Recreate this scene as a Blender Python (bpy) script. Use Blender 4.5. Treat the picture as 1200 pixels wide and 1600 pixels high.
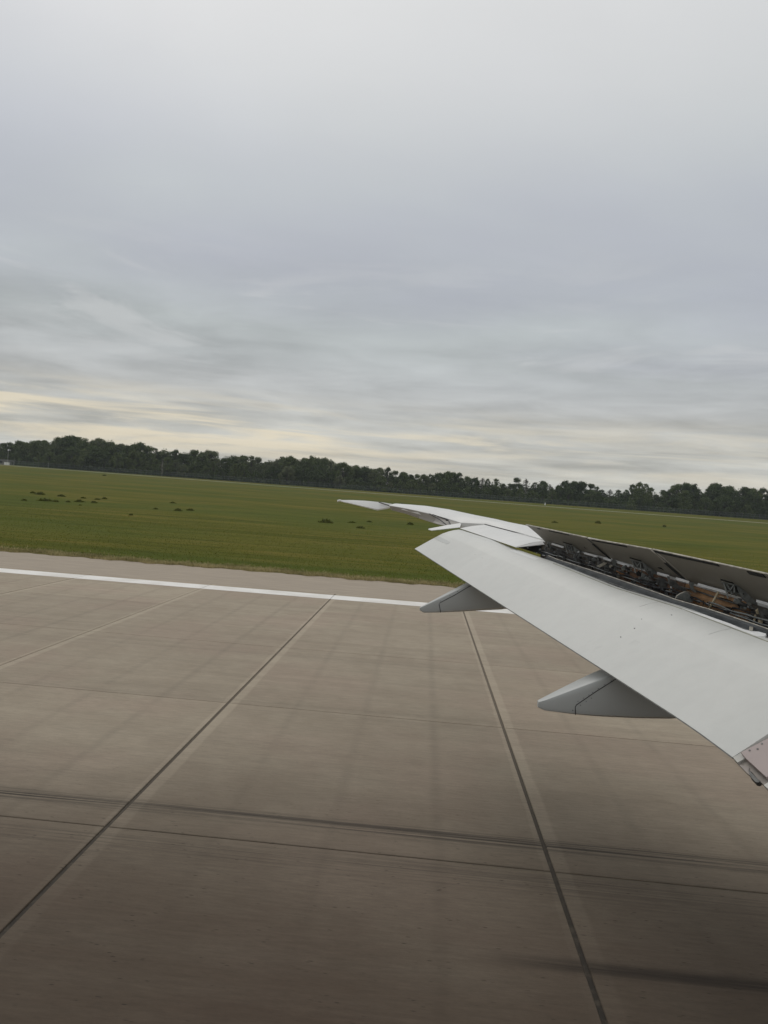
import bpy, bmesh, math, random
import numpy as np
from mathutils import Vector, Matrix

# ------------------------------------------------------------------ clear
for o in list(bpy.data.objects):
    bpy.data.objects.remove(o)
SC = bpy.context.scene
COL = SC.collection
random.seed(7)
NR = np.random.default_rng(11)

# ------------------------------------------------------------------ camera
# World frame: X = direction of travel along the runway, Y = out over the left wing, Z = up.
H = 5.872                      # window height above the runway
FPX = 1121.4                   # focal length in units of the 1200x1600 photograph
YAW, PITCH, ROLL = -0.0570, -0.0179, 0.0729
def cam_axes():
    cy, sy, cp, sp = math.cos(YAW), math.sin(YAW), math.cos(PITCH), math.sin(PITCH)
    f = Vector((sy*cp, cy*cp, sp)); r = Vector((cy, -sy, 0)); u = r.cross(f)
    cr, sr = math.cos(ROLL), math.sin(ROLL)
    return cr*r+sr*u, -sr*r+cr*u, f
CR, CU, CF = cam_axes()
cam_d = bpy.data.cameras.new('camera'); cam = bpy.data.objects.new('camera', cam_d); COL.objects.link(cam)
cam_d.sensor_fit = 'VERTICAL'; cam_d.sensor_height = 36.0; cam_d.lens = 36.0*FPX/1600.0
cam_d.clip_start = 0.1; cam_d.clip_end = 12000
m = Matrix((( CR.x, CU.x, -CF.x, 0), (CR.y, CU.y, -CF.y, 0), (CR.z, CU.z, -CF.z, H), (0, 0, 0, 1)))
cam.matrix_world = m
SC.camera = cam

# ------------------------------------------------------------------ node helper
class NT:
    def __init__(s, tree): s.t = tree; s.n = tree.nodes; s.l = tree.links
    def add(s, typ, **kw):
        nd = s.n.new(typ)
        for k, v in kw.items(): setattr(nd, k, v)
        return nd
    def link(s, a, b): s.l.new(a, b)
    def setv(s, sock, v):
        if hasattr(v, 'is_linked') or hasattr(v, 'links'): s.l.new(v, sock)
        else: sock.default_value = v
    def math(s, op, a, b=0.0, c=None, clamp=False):
        nd = s.add('ShaderNodeMath', operation=op, use_clamp=clamp)
        s.setv(nd.inputs[0], a); s.setv(nd.inputs[1], b)
        if c is not None: s.setv(nd.inputs[2], c)
        return nd.outputs[0]
    def mix(s, f, a, b, mode='MIX'):
        nd = s.add('ShaderNodeMix', data_type='RGBA', blend_type=mode)
        s.setv(nd.inputs[0], f)
        s.setv(nd.inputs[6], a if not isinstance(a, tuple) else (a+(1,))[:4])
        s.setv(nd.inputs[7], b if not isinstance(b, tuple) else (b+(1,))[:4])
        return nd.outputs[2]
    def ramp(s, f, stops, interp='LINEAR'):
        nd = s.add('ShaderNodeValToRGB'); cr = nd.color_ramp; cr.interpolation = interp
        while len(cr.elements) < len(stops): cr.elements.new(0.5)
        for e, (p, c) in zip(cr.elements, stops):
            e.position = p; e.color = (c if isinstance(c, tuple) else (c, c, c))+(1,) if not (isinstance(c, tuple) and len(c) == 4) else c
        s.setv(nd.inputs[0], f)
        return nd.outputs[0]
    def noise(s, vec, scale, detail=4, rough=0.5, dist=0.0):
        nd = s.add('ShaderNodeTexNoise'); nd.inputs['Scale'].default_value = scale
        nd.inputs['Detail'].default_value = detail; nd.inputs['Roughness'].default_value = rough
        nd.inputs['Distortion'].default_value = dist
        if vec is not None: s.l.new(vec, nd.inputs['Vector'])
        return nd.outputs['Fac']
    def mapping(s, vec, scale=(1, 1, 1), loc=(0, 0, 0), rot=(0, 0, 0)):
        nd = s.add('ShaderNodeMapping'); s.l.new(vec, nd.inputs['Vector'])
        nd.inputs['Scale'].default_value = scale; nd.inputs['Location'].default_value = loc; nd.inputs['Rotation'].default_value = rot
        return nd.outputs['Vector']
    def smooth(s, v, a, b):
        nd = s.add('ShaderNodeMapRange', interpolation_type='SMOOTHSTEP'); s.setv(nd.inputs[0], v)
        nd.inputs[1].default_value = a; nd.inputs[2].default_value = b
        return nd.outputs[0]
    def bandY(s, v, c, w):        # 1 in the middle of a band of half-width w, 0 outside
        d = s.math('ABSOLUTE', s.math('SUBTRACT', v, c))
        return s.math('SUBTRACT', 1.0, s.smooth(d, 0.0, w))
def s2l(*c):
    r = []
    for v in c:
        v /= 255.0
        r.append(v/12.92 if v <= 0.04045 else ((v+0.055)/1.055)**2.4)
    return tuple(r)

# ------------------------------------------------------------------ world (overcast)
W = bpy.data.worlds.new('World'); SC.world = W; W.use_nodes = True
w = NT(W.node_tree); w.n.clear()
SUN_EL, SUN_AZ = math.radians(48), math.radians(25)     # azimuth: towards +Y turned to -X
sky = w.add('ShaderNodeTexSky', sky_type='NISHITA'); sky.sun_disc = False
sky.sun_elevation = SUN_EL; sky.sun_rotation = -SUN_AZ; sky.dust_density = 2.0
tc = w.add('ShaderNodeTexCoord'); dirv = tc.outputs['Generated']
sx = w.add('ShaderNodeSeparateXYZ'); w.link(dirv, sx.inputs[0])
dx, dy, dz = sx.outputs
zc = w.math('MAXIMUM', dz, 0.0)
zden = w.math('ADD', zc, 0.075)
cb = w.add('ShaderNodeCombineXYZ'); w.setv(cb.inputs[0], w.math('DIVIDE', dx, zden)); w.setv(cb.inputs[1], w.math('DIVIDE', dy, zden)); cb.inputs[2].default_value = 3.1
pl = cb.outputs[0]
n_big = w.noise(w.mapping(pl, scale=(0.35, 0.5, 1), loc=(2.0, 0.7, 0)), 1.0, 5, 0.5, 0.4)
n_mid = w.noise(w.mapping(pl, scale=(0.45, 1.0, 1), loc=(5.0, 1.2, 0), rot=(0, 0, 0.12)), 0.85, 8, 0.52, 0.6)
n_fin = w.noise(w.mapping(pl, scale=(0.9, 1.1, 1), loc=(1.0, 4.2, 0), rot=(0, 0, -0.1)), 1.5, 8, 0.56, 0.4)
# elevation gradient of the cloud deck
zw = w.math('ADD', zc, w.math('MULTIPLY', w.math('SUBTRACT', n_big, 0.5), 0.10))
base = w.ramp(zw, [(0.0, s2l(182, 186, 183)), (0.05, s2l(190, 190, 184)), (0.10, s2l(186, 187, 184)), (0.17, s2l(178, 180, 181)),
                   (0.27, s2l(181, 184, 187)), (0.38, s2l(196, 199, 201)), (0.50, s2l(212, 213, 214)), (0.62, s2l(220, 221, 221)), (1.0, s2l(224, 224, 224))])
# greenish / mauve drift in the deck
tint = w.mix(w.smooth(n_big, 0.35, 0.65), s2l(172, 178, 196), s2l(178, 192, 188))
base = w.mix(w.math('MULTIPLY', w.math('SUBTRACT', 1.0, w.smooth(zc, 0.35, 0.62)), w.math('MULTIPLY', w.smooth(zc, 0.10, 0.25), 0.28)), base, tint)
# wispy lighter and darker layers, stronger low down
lowm = w.math('SUBTRACT', 1.0, w.smooth(zc, 0.13, 0.36))
amp = w.math('ADD', w.math('MULTIPLY', lowm, 0.235), 0.04)
det = w.math('ADD', w.math('MULTIPLY', w.math('SUBTRACT', n_mid, 0.5), 1.5), w.math('MULTIPLY', w.math('SUBTRACT', n_fin, 0.5), 1.3))
fac = w.math('ADD', 1.0, w.math('MULTIPLY', det, w.math('MULTIPLY', amp, 2.2)))
vm = w.add('ShaderNodeVectorMath', operation='SCALE'); w.link(base, vm.inputs[0]); w.link(fac, vm.inputs['Scale'])
gl_ = w.math('MULTIPLY', w.smooth(dx, 0.35, -0.45), w.smooth(zc, 0.2, 0.6))
vm2 = w.add('ShaderNodeVectorMath', operation='SCALE'); w.link(vm.outputs[0], vm2.inputs[0]); w.link(w.math('ADD', 1.0, w.math('MULTIPLY', gl_, 0.08)), vm2.inputs['Scale'])
cloud = vm2.outputs[0]
n_w2 = w.noise(w.mapping(dirv, scale=(2.0, 2.0, 12.0), loc=(3.3, 0.4, 1.0)), 1.9, 8, 0.6, 0.8)
wisp = w.math('MULTIPLY', w.math('MULTIPLY', w.smooth(n_w2, 0.50, 0.66), w.bandY(zc, 0.23, 0.14)), 0.40)
cloud = w.mix(wisp, cloud, s2l(207, 208, 208))
lil = w.math('MULTIPLY', w.math('MULTIPLY', w.bandY(zc, 0.30, 0.17), w.smooth(n_big, 0.62, 0.40)), 0.3)
cloud = w.mix(lil, cloud, s2l(168, 172, 184))
# warm breaks just over the horizon, more to the left (-X)
warmz = w.bandY(zc, 0.078, 0.062)
left = w.smooth(dx, 0.45, -0.55)
n_wrm = w.noise(w.mapping(dirv, scale=(2.2, 2.2, 26), rot=(0, 0.035, 0)), 1.6, 7, 0.55, 0.6)
breaks = w.math('MULTIPLY', w.math('MULTIPLY', warmz, w.smooth(n_wrm, 0.40, 0.62)), w.math('ADD', 0.65, w.math('MULTIPLY', left, 0.75)), clamp=True)
cloud = w.mix(w.math('MULTIPLY', breaks, 0.75), cloud, s2l(232, 220, 194))
bg1 = w.add('ShaderNodeBackground'); w.link(sky.outputs[0], bg1.inputs[0]); bg1.inputs[1].default_value = 0.10
bg2 = w.add('ShaderNodeBackground'); w.link(cloud, bg2.inputs[0]); bg2.inputs[1].default_value = 1.0
mx = w.add('ShaderNodeMixShader'); mx.inputs[0].default_value = 0.96
w.link(bg1.outputs[0], mx.inputs[1]); w.link(bg2.outputs[0], mx.inputs[2])
wo = w.add('ShaderNodeOutputWorld'); w.link(mx.outputs[0], wo.inputs[0])

# ------------------------------------------------------------------ sun behind the deck
sd = bpy.data.lights.new('sun', 'SUN'); sd.energy = 0.5; sd.angle = math.radians(25); sd.color = (1.0, 0.95, 0.88)
so = bpy.data.objects.new('sun', sd); COL.objects.link(so)
sdir = Vector((-math.sin(SUN_AZ)*math.cos(SUN_EL), math.cos(SUN_AZ)*math.cos(SUN_EL), math.sin(SUN_EL)))
so.rotation_euler = sdir.to_track_quat('Z', 'Y').to_euler()
so.location = (0, 0, 60)

SC.view_settings.view_transform = 'Standard'; SC.view_settings.look = 'None'
SC.view_settings.exposure = 0.0; SC.view_settings.gamma = 1.0; SC.view_settings.use_curve_mapping = False

# ------------------------------------------------------------------ geometry helpers
def ray(px, py):
    d = CF*FPX + CR*(px-600.0) + CU*(800.0-py)
    return d
def at(px, py, Y):                      # point of the place seen at a photograph position, Y metres out
    d = ray(px, py); k = Y/d.y
    return Vector((d.x*k, Y, H+d.z*k))
def on_plane(px, py, p0, n):
    d = ray(px, py); o = Vector((0, 0, H)); k = (p0-o).dot(n)/d.dot(n)
    return o+d*k

def tagp(o, label=None, cat=None, group=None, kind=None):
    if label: o['label'] = label
    if cat: o['category'] = cat
    if group: o['group'] = group
    if kind: o['kind'] = kind
    return o
def empty(name, loc=(0, 0, 0)):
    o = bpy.data.objects.new(name, None); COL.objects.link(o); o.location = loc; return o
def link_mesh(name, me, mat=None, parent=None, smooth=False):
    o = bpy.data.objects.new(name, me); COL.objects.link(o)
    if mat is not None:
        me.materials.clear()
        for mm in (mat if isinstance(mat, (list, tuple)) else [mat]): me.materials.append(mm)
    if smooth:
        me.polygons.foreach_set('use_smooth', [True]*len(me.polygons))
    if parent is not None:
        o.parent = parent
        o.matrix_parent_inverse = Matrix.Translation(-Vector(parent.location)) if parent.parent is None else Matrix.Identity(4)
    return o
class MB:
    """collects primitives into one mesh (world coordinates)"""
    def __init__(s): s.v = []; s.f = []
    def add(s, vs, fs):
        b = len(s.v); s.v += [tuple(p) for p in vs]; s.f += [tuple(i+b for i in q) for q in fs]
    def box8(s, p):      # 8 pts: bottom 4 ccw, top 4 ccw
        s.add(p, [(3, 2, 1, 0), (4, 5, 6, 7), (0, 1, 5, 4), (1, 2, 6, 5), (2, 3, 7, 6), (3, 0, 4, 7)])
    def box(s, c, sz):
        x, y, z = c; a, b, d = sz[0]/2, sz[1]/2, sz[2]/2
        s.box8([(x-a, y-b, z-d), (x+a, y-b, z-d), (x+a, y+b, z-d), (x-a, y+b, z-d), (x-a, y-b, z+d), (x+a, y-b, z+d), (x+a, y+b, z+d), (x-a, y+b, z+d)])
    def prism(s, pts, off):      # polygon extruded by vector off
        n = len(pts); off = Vector(off); pts = [Vector(p) for p in pts]
        vs = pts+[p+off for p in pts]
        s.add(vs, [tuple(range(n)), tuple(reversed(range(n, 2*n)))]+[(i, i+n, (i+1) % n+n, (i+1) % n) for i in range(n)])
    def plate(s, poly, Y, th):   # streamwise plate at span station Y
        s.prism([at(x, y, Y) for x, y in poly], (0, th, 0))
    def tube(s, pts, r, n=8, r2=None):
        pts = [Vector(p) for p in pts]; k = len(pts); rings = []
        for i, p in enumerate(pts):
            d = (pts[min(i+1, k-1)]-pts[max(i-1, 0)]).normalized()
            a = d.cross(Vector((0, 0, 1))); a = a.normalized() if a.length > 1e-3 else Vector((1, 0, 0)); b = d.cross(a)
            rr = r if r2 is None else r+(r2-r)*i/(k-1)
            rings.append([p+(a*math.cos(t)+b*math.sin(t))*rr for t in [2*math.pi*j/n for j in range(n)]])
        vs = [q for R_ in rings for q in R_]
        fs = [(i*n+j, i*n+(j+1) % n, (i+1)*n+(j+1) % n, (i+1)*n+j) for i in range(k-1) for j in range(n)]
        fs += [tuple(reversed(range(n))), tuple(range((k-1)*n, k*n))]
        s.add(vs, fs)
    def loft(s, rings, closed=True, caps=True):
        n = len(rings[0]); k = len(rings); vs = [q for R_ in rings for q in R_]
        m_ = n if closed else n-1
        fs = [(i*n+j, i*n+(j+1) % n, (i+1)*n+(j+1) % n, (i+1)*n+j) for i in range(k-1) for j in range(m_)]
        if caps and closed: fs += [tuple(reversed(range(n))), tuple(range((k-1)*n, k*n))]
        s.add(vs, fs)
    def build(s, name, mat, parent=None, smooth=False, bevel=0.0, auto=False):
        me = bpy.data.meshes.new(name); me.from_pydata(s.v, [], s.f)
        bm = bmesh.new(); bm.from_mesh(me)
        bmesh.ops.remove_doubles(bm, verts=bm.verts, dist=1e-5)
        bmesh.ops.recalc_face_normals(bm, faces=bm.faces)
        if bevel > 0:
            es = [e for e in bm.edges if len(e.link_faces) == 2 and e.calc_face_angle(0) > 0.5]
            bmesh.ops.bevel(bm, geom=es, offset=bevel, segments=2, affect='EDGES', profile=0.6, clamp_overlap=True)
        if auto:
            for f in bm.faces: f.smooth = True
            for e in bm.edges:
                e.smooth = not (len(e.link_faces) == 2 and e.calc_face_angle(0) > 0.6)
        bm.to_mesh(me); bm.free()
        return link_mesh(name, me, mat, parent, smooth and not auto)

# ------------------------------------------------------------------ materials
def new_mat(name):
    mt = bpy.data.materials.new(name); mt.use_nodes = True; t = NT(mt.node_tree)
    b = t.n['Principled BSDF']; return mt, t, b
def simple(name, col, rough=0.5, metal=0.0, nscale=6.0, namt=0.12, bump=0.0, stretch=(1, 1, 1)):
    mt, t, b = new_mat(name)
    g = t.add('ShaderNodeNewGeometry'); p = t.mapping(g.outputs['Position'], scale=stretch)
    n = t.noise(p, nscale, 6, 0.6)
    c = t.mix(t.smooth(n, 0.3, 0.7), tuple(x*(1-namt) for x in col), tuple(min(1, x*(1+namt)) for x in col))
    t.link(c, b.inputs['Base Color']); b.inputs['Roughness'].default_value = rough; b.inputs['Metallic'].default_value = metal
    if bump:
        bp = t.add('ShaderNodeBump'); bp.inputs['Strength'].default_value = bump; bp.inputs['Distance'].default_value = 0.01
        t.link(n, bp.inputs['Height']); t.link(bp.outputs[0], b.inputs['Normal'])
    return mt
def paint(name, col, rough=0.42):
    """aircraft paint: very slight mottling, streamwise grime streaks, a soft scuffed gloss"""
    mt, t, b = new_mat(name)
    g = t.add('ShaderNodeNewGeometry'); P = g.outputs['Position']
    n1 = t.noise(t.mapping(P, scale=(0.35, 3.0, 3.0)), 1.6, 6, 0.6)      # streaks run along the airflow
    n2 = t.noise(P, 1.1, 4, 0.5)
    n3 = t.noise(P, 30.0, 3, 0.6)
    k = t.math('ADD', t.math('MULTIPLY', t.math('SUBTRACT', n1, 0.5), 0.16), t.math('MULTIPLY', t.math('SUBTRACT', n2, 0.5), 0.12))
    k = t.math('ADD', k, t.math('MULTIPLY', t.math('SUBTRACT', n3, 0.5), 0.04))
    vm = t.add('ShaderNodeVectorMath', operation='SCALE'); vm.inputs[0].default_value = col
    t.link(t.math('ADD', 1.0, k), vm.inputs['Scale'])
    grime = t.math('MULTIPLY', t.smooth(n1, 0.60, 0.78), 0.22)
    t.link(t.mix(grime, vm.outputs[0], tuple(x*0.55 for x in col)), b.inputs['Base Color'])
    t.link(t.math('ADD', rough-0.06, t.math('MULTIPLY', n2, 0.14)), b.inputs['Roughness'])
    b.inputs['Specular IOR Level'].default_value = 0.35
    return mt
M_WHITE = paint('wing_paint', (0.70, 0.70, 0.68))
M_FLAP = paint('flap_paint', (0.60, 0.605, 0.575))
M_FAIR = paint('fairing_paint', (0.47, 0.48, 0.465), 0.45)
M_UNDER = paint('composite_underside', (0.27, 0.252, 0.215), 0.55)
M_AIL = paint('aileron_grey', (0.30, 0.28, 0.25), 0.5)
M_BAR = simple('white_primer', (0.85, 0.85, 0.84), 0.4, 0, 12, 0.06)
M_DARK = simple('dark_rubber', (0.018, 0.018, 0.017), 0.6, 0, 9, 0.3)
M_SLOT = simple('black_recess', (0.010, 0.010, 0.009), 0.8)
M_RAIL = simple('dark_grey_beam', (0.085, 0.092, 0.098), 0.45, 0.2, 5, 0.35, 0.0, (0.6, 0.6, 2))
M_LIP = simple('bare_metal_lip', (0.45, 0.42, 0.36), 0.35, 0.6, 10, 0.3)
M_GREYM = simple('grey_bracket_metal', (0.22, 0.23, 0.22), 0.45, 0.3, 10, 0.3)
M_GREYD = simple('dark_bracket_metal', (0.12, 0.12, 0.115), 0.5, 0.3, 10, 0.4)
M_WEB = simple('brown_primer_spar', (0.36, 0.20, 0.095), 0.6, 0, 3.5, 0.45, 0.0, (1, 1, 2.5))
M_WEBD = simple('grey_cove_lining', (0.11, 0.096, 0.078), 0.6, 0, 5, 0.55)
M_TAN = simple('tan_rod', (0.50, 0.42, 0.28), 0.45, 0.1, 12, 0.15)
M_HOSE = simple('black_hose', (0.02, 0.02, 0.022), 0.4)
M_STEEL = simple('steel_pipe', (0.42, 0.43, 0.42), 0.3, 0.8, 12, 0.2)
M_PINK = paint('dusty_pink_panel', (0.40, 0.335, 0.315), 0.5)
M_TAUPE = simple('taupe_fitting', (0.27, 0.24, 0.21), 0.5, 0.1, 10, 0.2)

# ------------------------------------------------------------------ ground: Y bands
SLAB = 7.5
X0 = -2.1258*H; Y0 = 2.0085*H
YW1, YW2 = 40.75, 41.75      # refined below from the photograph
def gy(px, py):
    d = ray(px, py); return -H/d.z*d.y
YW2 = gy(400, 920.2); YW1 = gy(400, 926.6)
YG = 0.5*(gy(0, 863)+gy(700, 914.5))
print('white', YW1, YW2, 'grass', YG, gy(0, 863), gy(700, 914))
SLOPE = 9.7/(400-YG)
def ground_z(Y):
    return 0.0 if Y < YG else SLOPE*(Y-YG)
def on_ground(px, py):
    d = ray(px, py); o = Vector((0, 0, H))
    # plane z = SLOPE*(y-YG)
    k = (-SLOPE*YG-H)/(d.z-SLOPE*d.y)
    p = o+d*k
    return p

def runway_material(name, slab=True, tone=(1, 1, 1)):
    mt, t, b = new_mat(name)
    g = t.add('ShaderNodeNewGeometry'); P = g.outputs['Position']
    s = t.add('ShaderNodeSeparateXYZ'); t.link(P, s.inputs[0]); X, Y, Z = s.outputs
    fine = t.noise(t.mapping(P, scale=(1.3, 9.0, 1)), 1.8, 8, 0.62)          # brushed grain along the runway
    fine2 = t.noise(t.mapping(P, scale=(0.10, 2.2, 1)), 1.0, 6, 0.6)         # long faint streaks
    big = t.noise(P, 0.16, 5, 0.55)
    med = t.noise(P, 0.9, 6, 0.6, 0.5)
    c_l = (0.360*tone[0], 0.308*tone[1], 0.234*tone[2]); c_d = (0.295*tone[0], 0.246*tone[1], 0.184*tone[2])
    c = t.mix(t.smooth(t.math('ADD', t.math('MULTIPLY', big, 0.5), t.math('MULTIPLY', med, 0.5)), 0.28, 0.72), c_d, c_l)
    pink = t.smooth(t.noise(t.mapping(P, loc=(7, 3, 0)), 0.22, 3, 0.5), 0.45, 0.65)
    c = t.mix(t.math('MULTIPLY', pink, 0.45), c, (0.335*tone[0], 0.262*tone[1], 0.204*tone[2]))
    if slab:
        oi = t.add('ShaderNodeObjectInfo')
        k = t.math('ADD', 0.93, t.math('MULTIPLY', oi.outputs['Random'], 0.13))
        vm = t.add('ShaderNodeVectorMath', operation='SCALE'); t.link(c, vm.inputs[0]); t.link(k, vm.inputs['Scale']); c = vm.outputs[0]
        # pale re-profiled strips beside the transverse joints, and soft quarter-point tracks
        tco = t.add('ShaderNodeTexCoord'); so_ = t.add('ShaderNodeSeparateXYZ'); t.link(tco.outputs['Object'], so_.inputs[0]); lx = so_.outputs[0]
        wob = t.math('MULTIPLY', t.math('SUBTRACT', med, 0.5), 0.10)
        lxw = t.math('ADD', lx, wob)
        pale = t.math('SUBTRACT', 1.0, t.smooth(lxw, -SLAB/2+0.24, -SLAB/2+0.32))
        pale2 = t.smooth(lxw, SLAB/2-0.17, SLAB/2-0.12)
        c = t.mix(t.math('MULTIPLY', t.math('ADD', pale, t.math('MULTIPLY', pale2, 0.7)), 0.34), c, (0.50, 0.43, 0.33))
        for q, a in ((-0.25, 0.12), (0.0, 0.13), (0.25, 0.17)):
            m_ = t.math('MULTIPLY', t.bandY(lxw, q*SLAB, 0.20), t.math('MULTIPLY', t.smooth(med, 0.25, 0.6), a))
            c = t.mix(m_, c, (0.09, 0.08, 0.065))
    # tyre rubber and shade painted into the colour, darker near the aircraft; tyre streaks
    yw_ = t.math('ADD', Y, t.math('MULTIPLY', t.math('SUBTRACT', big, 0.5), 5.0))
    rub_shade = t.math('ADD', t.math('MULTIPLY', t.math('SUBTRACT', 1.0, t.smooth(yw_, 7.0, 18.5)), 0.86), t.math('MULTIPLY', t.math('SUBTRACT', 1.0, t.smooth(yw_, 14.0, 42.0)), 0.14))
    rub_shade = t.math('MULTIPLY', rub_shade, t.math('ADD', 0.80, t.math('MULTIPLY', fine2, 0.24)))
    c = t.mix(t.math('MULTIPLY', rub_shade, 0.97), c, (0.040*tone[0], 0.0255, 0.0165))
    wx = t.math('MULTIPLY', t.math('SUBTRACT', t.noise(t.mapping(P, scale=(0.06, 0, 0)), 1.0, 2), 0.5), 0.5)
    Yw = t.math('ADD', Y, wx)
    def streak(yc, hw, amt, thr=(0.35, 0.62)):
        nonlocal c
        nn = t.noise(t.mapping(P, scale=(0.12, 14.0, 1), loc=(yc, 0, 0)), 1.0, 5, 0.65)
        m_ = t.math('MULTIPLY', t.math('MULTIPLY', t.bandY(Yw, yc, hw), t.smooth(nn, *thr)), amt)
        c = t.mix(m_, c, (0.022, 0.019, 0.016))
    streak(STREAK[0], 0.38, 0.85, (0.40, 0.58)); streak(STREAK[1], 0.70, 0.62, (0.4, 0.75)); streak(STREAK[2], 0.32, 0.0)
    # the third tyre streak fades in towards +X
    nn = t.noise(t.mapping(P, scale=(0.15, 18.0, 1)), 1.0, 5, 0.65)
    m_ = t.math('MULTIPLY', t.math('MULTIPLY', t.bandY(Yw, STREAK[2], 0.24), t.smooth(nn, 0.3, 0.55)), t.smooth(X, 0.6, 2.8))
    c = t.mix(t.math('MULTIPLY', m_, 0.72), c, (0.012, 0.009, 0.007))
    for yc, hw, am in ((19.6, 1.2, 0.16), (25.5, 0.9, 0.20), (28.0, 1.3, 0.14), (33.2, 0.7, 0.12)):
        streak(yc, hw, am, (0.4, 0.7))
    # specks of rubber crumb
    vo = t.add('ShaderNodeTexVoronoi'); vo.inputs['Scale'].default_value = 1.0; t.link(t.mapping(P, scale=(4.2, 15.0, 1)), vo.inputs['Vector'])
    sp = t.math('MULTIPLY', t.math('SUBTRACT', 1.0, t.smooth(vo.outputs['Distance'], 0.05, 0.22)), t.smooth(t.noise(P, 2.6, 3), 0.46, 0.60))
    sp = t.math('MULTIPLY', sp, t.math('SUBTRACT', 1.0, t.smooth(Y, 11.0, 17.0)))
    c = t.mix(t.math('MULTIPLY', sp, 0.65), c, (0.02, 0.016, 0.012))
    k = t.math('ADD', t.math('MULTIPLY', t.math('SUBTRACT', fine, 0.5), 0.62), t.math('MULTIPLY', t.math('SUBTRACT', fine2, 0.5), 0.42))
    grit = t.noise(t.mapping(P, scale=(6.0, 22.0, 1)), 2.0, 4, 0.7)
    k = t.math('ADD', k, t.math('MULTIPLY', t.math('SUBTRACT', grit, 0.5), 0.40))
    vm = t.add('ShaderNodeVectorMath', operation='SCALE'); t.link(c, vm.inputs[0]); t.link(t.math('ADD', 1.0, k), vm.inputs['Scale'])
    t.link(vm.outputs[0], b.inputs['Base Color']); b.inputs['Roughness'].default_value = 0.9; b.inputs['Specular IOR Level'].default_value = 0.25
    bp = t.add('ShaderNodeBump'); bp.inputs['Strength'].default_value = 0.35; bp.inputs['Distance'].default_value = 0.004
    t.link(fine, bp.inputs['Height']); t.link(bp.outputs[0], b.inputs['Normal'])
    return mt
STREAK = (gy(600, 1297), gy(100, 1303), gy(1000, 1523))
print('streaks', STREAK)
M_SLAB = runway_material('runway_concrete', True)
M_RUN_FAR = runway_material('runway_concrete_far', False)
M_SHOULDER = simple('shoulder_asphalt', (0.335, 0.280, 0.216), 0.9, 0, 1.2, 0.10, 0.2, (0.3, 2.5, 1))
M_JOINT, t_, b_ = new_mat('joint_sealant')
g_ = t_.add('ShaderNodeNewGeometry'); s_ = t_.add('ShaderNodeSeparateXYZ'); t_.link(g_.outputs['Position'], s_.inputs[0])
nj = t_.noise(g_.outputs['Position'], 6.0, 5, 0.6)
cj = t_.mix(t_.smooth(s_.outputs[1], 6.0, 24.0), (0.014, 0.010, 0.006), (0.135, 0.110, 0.078))     # same near-aircraft rubber and shade darkening put into the colour
t_.link(t_.mix(t_.math('MULTIPLY', t_.smooth(nj, 0.45, 0.7), 0.45), cj, (0.10, 0.08, 0.055)), b_.inputs['Base Color']); b_.inputs['Roughness'].default_value = 0.85

def sheet(name, x0, x1, y0, y1, z, mat, kind='structure', nx=1, ny=1):
    mb = MB()
    for i in range(nx):
        for j in range(ny):
            a = x0+(x1-x0)*i/nx; b = x0+(x1-x0)*(i+1)/nx; c = y0+(y1-y0)*j/ny; d = y0+(y1-y0)*(j+1)/ny
            mb.add([(a, c, z), (b, c, z), (b, d, z), (a, d, z)], [(0, 1, 2, 3)])
    o = mb.build(name, mat); o['kind'] = kind
    return o

# runway: the bed (seen only in the joints) and far continuation, then individual slabs
runway = sheet('runway', -1500, 1500, -60, YW2+0.6, -0.030, M_JOINT)
XE = [X0+i*SLAB for i in range(-7, 10)]
slab_lo, slab_hi = XE[0], XE[-1]
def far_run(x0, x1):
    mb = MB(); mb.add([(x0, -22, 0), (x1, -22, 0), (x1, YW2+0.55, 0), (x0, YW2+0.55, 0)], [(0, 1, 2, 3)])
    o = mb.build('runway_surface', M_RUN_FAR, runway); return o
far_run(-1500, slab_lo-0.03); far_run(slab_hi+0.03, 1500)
def make_slab(wx, wy, th=0.028, bev=0.012):
    me = bpy.data.meshes.new('concrete_slab'); bm = bmesh.new(); bmesh.ops.create_cube(bm, size=1.0)
    for v in bm.verts: v.co = Vector((v.co.x*wx, v.co.y*wy, (v.co.z-0.5)*th))
    es = [e for e in bm.edges if all(abs(v.co.z) < 1e-6 for v in e.verts)]
    bmesh.ops.bevel(bm, geom=es, offset=bev, segments=1, affect='EDGES')
    bm.to_mesh(me); bm.free(); me.materials.append(M_SLAB); return me
GL = 0.030
def make_slab2(gl, gr, wy, th=0.028, bev=0.010):
    me = bpy.data.meshes.new('concrete_slab'); bm = bmesh.new(); bmesh.ops.create_cube(bm, size=1.0)
    for v in bm.verts: v.co = Vector((-SLAB/2+gl/2 if v.co.x < 0 else SLAB/2-gr/2, v.co.y*wy, (v.co.z-0.5)*th))
    es = [e for e in bm.edges if all(abs(v.co.z) < 1e-6 for v in e.verts)]
    bmesh.ops.bevel(bm, geom=es, offset=bev, segments=1, affect='EDGES')
    bm.to_mesh(me); bm.free(); me.materials.append(M_SLAB); return me
def gapw(i): return 0.034 if i in (3, 7, 13) else 0.078
rows = [(Y0+j*SLAB, SLAB) for j in range(-4, 3)]+[(Y0+3*SLAB, YW2+0.55-(Y0+3*SLAB))]
SM = {}
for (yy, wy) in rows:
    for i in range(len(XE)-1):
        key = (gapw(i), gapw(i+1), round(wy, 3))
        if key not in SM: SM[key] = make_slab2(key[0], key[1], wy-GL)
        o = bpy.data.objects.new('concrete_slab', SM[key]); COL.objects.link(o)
        o.parent = runway; o.location = (XE[i]+SLAB/2, yy+wy/2, 0.0)

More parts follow.
